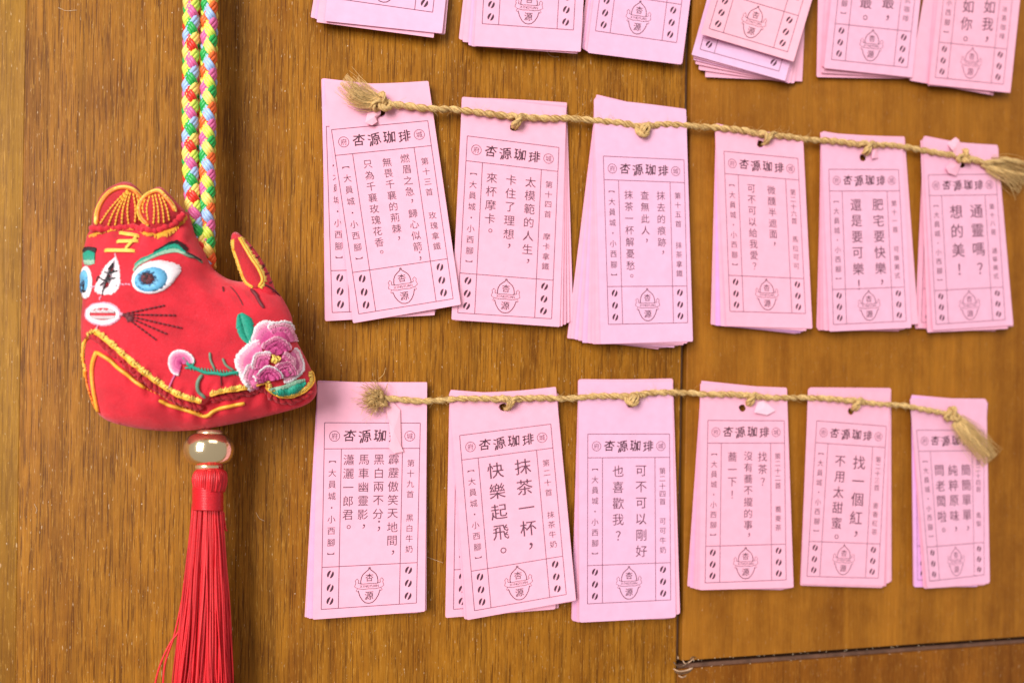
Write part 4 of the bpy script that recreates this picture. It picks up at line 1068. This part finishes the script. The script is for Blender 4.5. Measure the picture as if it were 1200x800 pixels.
# braided cords
CC = {'r': simple('red_braid', (.75, .03, .015), .4, .12, 2500), 'g': simple('green_braid', (.02, .38, .07), .4, .15, 2500), 'p': simple('pink_braid', (.72, .13, .33), .4, .12, 2500),
      'b': simple('light_blue_braid', (.35, .50, .78), .4, .1, 2500), 'y': simple('yellow_braid', (.90, .68, .16), .4, .1, 2500), 'l': simple('lime_braid', (.66, .78, .10), .4, .1, 2500), 'o': simple('orange_braid', (.80, .13, .02), .4, .1, 2500)}
def cord(axis, pitch_px, cw, ccw, phase, Rpx=6.3, a_px=1.3, wpx=4.6, yarn=2.15):
    part = bpy.data.objects.new('cord', None); col.objects.link(part); part.parent = toy
    base = resample(spline(axis, 10), 420); n = len(base)
    ys = [p[1] for p in base]
    for dirn, cols in ((1, cw), (-1, ccw)):
        for i, cname in enumerate(cols):
            pts = []; rr = []
            for k, (x, y, h) in enumerate(base):
                wt = 2 * math.pi * y / pitch_px + phase
                th = dirn * wt + i * 2 * math.pi / 3
                rad = Rpx + dirn * a_px * math.cos(3 * wt)
                if x is None: continue
                pts.append(P(x + rad * math.sin(th), y, h + rad * PX * math.cos(th))); rr.append(wpx * PX * .92)
            mb = MB(); m_ = len(pts)
            for o_ in (-1, 0, 1):
                yp = []
                for k in range(m_):
                    t_ = (pts[min(k + 1, m_ - 1)] - pts[max(k - 1, 0)]).normalized(); bx, by, bh = base[k]
                    out_ = pts[k] - P(bx, by, bh); out_ = (out_ - t_ * out_.dot(t_)).normalized(); sd = t_.cross(out_)
                    yp.append(pts[k] + sd * o_ * yarn * PX * 1.25 - out_ * abs(o_) * .25 * yarn * PX)
                mb.tube(yp, [yarn * PX] * m_, 5, 0)
            mb.build('braided_strand', CC[cname], part, toyloc)
    return part
cord([(223.5, -190, .009), (224, -100, .010), (224.5, 0, .012), (223.5, 90, .013), (223, 180, .014), (226, 235, .015), (233, 282, .015), (236, 300, .013)], 59, ['r', 'g', 'p'], ['y', 'l', 'b'], .6)
cord([(245.5, -190, .009), (246, -100, .010), (245.5, 0, .012), (244.5, 90, .013), (243, 180, .0140), (242.5, 235, .0145), (242.5, 285, .0145), (244, 312, .012)], 59, ['l', 'b', 'y'], ['p', 'g', 'o'], 2.4)

# bead, caps, tassel
def lathe(cx, cy, h, prof, mat, name, parent, seg=40):
    """prof: (radius px, dy px) down the axis"""
    c = P(cx, cy, h); mb = MB(); V = []
    for r_, dy in prof:
        for k in range(seg):
            a = 2 * math.pi * k / seg; V.append(c + Vector((math.cos(a) * r_ * PX, math.sin(a) * r_ * PX, -dy * PX)))
    F = [(i * seg + k, i * seg + (k + 1) % seg, (i + 1) * seg + (k + 1) % seg, (i + 1) * seg + k) for i in range(len(prof) - 1) for k in range(seg)]
    F = [f[::-1] for f in F]; F.append(tuple(range(seg))); F.append(tuple((len(prof) - 1) * seg + k for k in range(seg - 1, -1, -1)))
    mb.add(V, F, 0, True); return mb.build(name, mat, parent, toyloc)
m_bead, nt, b = new_mat('champagne_metal'); b.inputs['Base Color'].default_value = (.88, .71, .44, 1); b.inputs['Metallic'].default_value = .95; b.inputs['Roughness'].default_value = .15
bump(nt, b, noise(nt, mapped(nt, (1, 1, 1)), 300, 2), .1, .0005)
m_cap = simple('pale_gold_metal', (.86, .66, .42), .25, .08, 800, 0, .8)
HB = .0150
bead = lathe(245, 526.5, HB, [(9, -19)] + [(8.5 + 15.6 * math.sin(a) ** .8, -16.4 * math.cos(a)) for a in np.linspace(.06, math.pi - .06, 26)] + [(9, 19)], m_bead, 'bead', toy, 56)
lathe(246, 508, HB, [(8, -4), (11.5, -3.6), (12.5, -1), (12.5, 1), (11.5, 2.6), (8, 3)], m_cap, 'bead_cap', bead)
lathe(245, 546.5, HB, [(8, -3.4), (12, -3.2), (13, -1), (13, 1), (12, 2.8), (8, 3)], m_cap, 'bead_cap', bead)
tas = bpy.data.objects.new('tassel', None); col.objects.link(tas); tas.parent = toy
mb = MB()      # looped head
for k in range(44):
    a = 2 * math.pi * k / 44; c, s = math.cos(a), math.sin(a); q = []
    for (r_, y) in ((4, 549), (11, 549.5), (17, 553), (19.6, 560), (18.6, 568), (16.5, 576)):
        rj = r_ * rs.uniform(.97, 1.03); q.append((246.5 + rj * c + (245 - 246.5) * (y - 550) / 26, y, HB + rj * PX * s))
    mb.tube([P(*p) for p in spline(q, 4)], .00046, 6, rs.choice((0, 0, 1)))
mb.build('tassel_head', [REDT, simple('deep_red_thread', (.50, .008, .014), .45, .15, 2000)], tas, toyloc)
mb = MB(); q = []
for k in range(14 * 24 + 1):
    a = 2 * math.pi * k / 24; y = 572 + 26 * k / (14 * 24); q.append(P(243.5 + 17.2 * math.cos(a), y + .8 * math.cos(a), HB + 17.2 * PX * math.sin(a)))
mb.tube(q, .00042, 6, 0); mb.build('binding', simple('binding_red_thread', (.58, .010, .020), .35, .15, 2500), tas, toyloc)
mb = MB()      # hanging threads
xc = [(596, 243), (640, 242.5), (700, 241), (760, 239), (800, 237.5), (900, 235), (960, 234)]
xw = [(596, 17.5), (620, 20), (680, 25), (740, 31), (800, 36), (900, 42), (960, 44)]
ys_ = [590, 606, 630, 660, 700, 740, 780, 820, 870, 930, 960]
for k in range(300):
    a = rs.uniform(0, 2 * math.pi); r0 = math.sqrt(rs.random()) if rs.random() < .35 else rs.uniform(.72, 1.0); ph1, ph2 = rs.uniform(0, 6.28), rs.uniform(0, 6.28); dr = rs.gauss(0, .07)
    q = []; am = rs.uniform(.3, 1.9)
    for y in ys_:
        t = (y - 590) / 370; cx = np.interp(y, [p[0] for p in xc], [p[1] for p in xc]); w2 = np.interp(y, [p[0] for p in xw], [p[1] for p in xw])
        x = cx + (math.cos(a + dr * t * 3) * r0) * w2 + am * t * 2.2 * math.sin(ph1 + y * .028)
        h = HB * (1 - .25 * t) + math.sin(a) * r0 * w2 * .55 * PX + am * t * PX * math.sin(ph2 + y * .03)
        q.append((x, y, max(.0007, h)))
    mb.tube([P(*p) for p in spline(q, 5)], rs.uniform(.00022, .00036), 5, rs.choice((0, 0, 1, 1, 2)), False)
for pts in ([(226, 640), (220, 690), (211, 735), (200, 752), (189, 775), (182, 800), (176, 840)], [(224, 650), (214, 700), (204, 745), (193, 780), (190, 830)], [(262, 600), (264, 618), (266, 622)], [(262, 640), (266, 720), (271, 780), (275, 840)]):
    mb.tube([P(a_, b_, HB * .9) for a_, b_ in spline(pts, 6)], .00034, 5, 0, False)
mb.tube([P(246, 545, HB), P(243, 596, HB)], .0042, 14, 1)
for k in range(170):      # inner threads
    a = rs.uniform(0, 6.28); r0 = math.sqrt(rs.random()) * .8; ph1 = rs.uniform(0, 6.28); am = rs.uniform(.3, 1.4); q = []
    for y in ys_:
        t = (y - 590) / 370; cx = np.interp(y, [p[0] for p in xc], [p[1] for p in xc]); w2 = np.interp(y, [p[0] for p in xw], [p[1] for p in xw])
        q.append((cx + math.cos(a) * r0 * w2 + am * t * 2 * math.sin(ph1 + y * .03), y, max(.0009, HB * (1 - .25 * t) + math.sin(a) * r0 * w2 * .5 * PX)))
    mb.tube([P(*p) for p in spline(q, 4)], rs.uniform(.00040, .00055), 5, rs.choice((0, 1, 1)), False)
th = mb.build('tassel_threads', [REDT, simple('deep_red_thread_b', (.50, .007, .014), .6, .15, 2000), simple('bright_red_thread', (.80, .035, .04), .5, .1, 2000)], tas, toyloc); th['kind'] = 'stuff'
mb = MB(); mb.tube([P(232, 488, HB), P(246, 508, HB), P(246, 550, HB)], .0012, 8, 0); mb.build('bead_thread', REDT, toy, toyloc)
# the nail it hangs on, above the picture
mb = MB(); c = P(235, -196, 0)
for r0_, y0_, y1_ in ((.0012, .003, -.012), (.0030, -.012, -.0132)):
    mb.tube([c + Vector((0, y0_, 0)), c + Vector((0, y1_, 0))], r0_, 12, 0)
nl = mb.build('nail', simple('steel', (.4, .4, .4), .3, .1, 500, 0, 1.0)); nl['label'] = 'steel nail above the picture holding up the rainbow cord'; nl['category'] = 'nail'
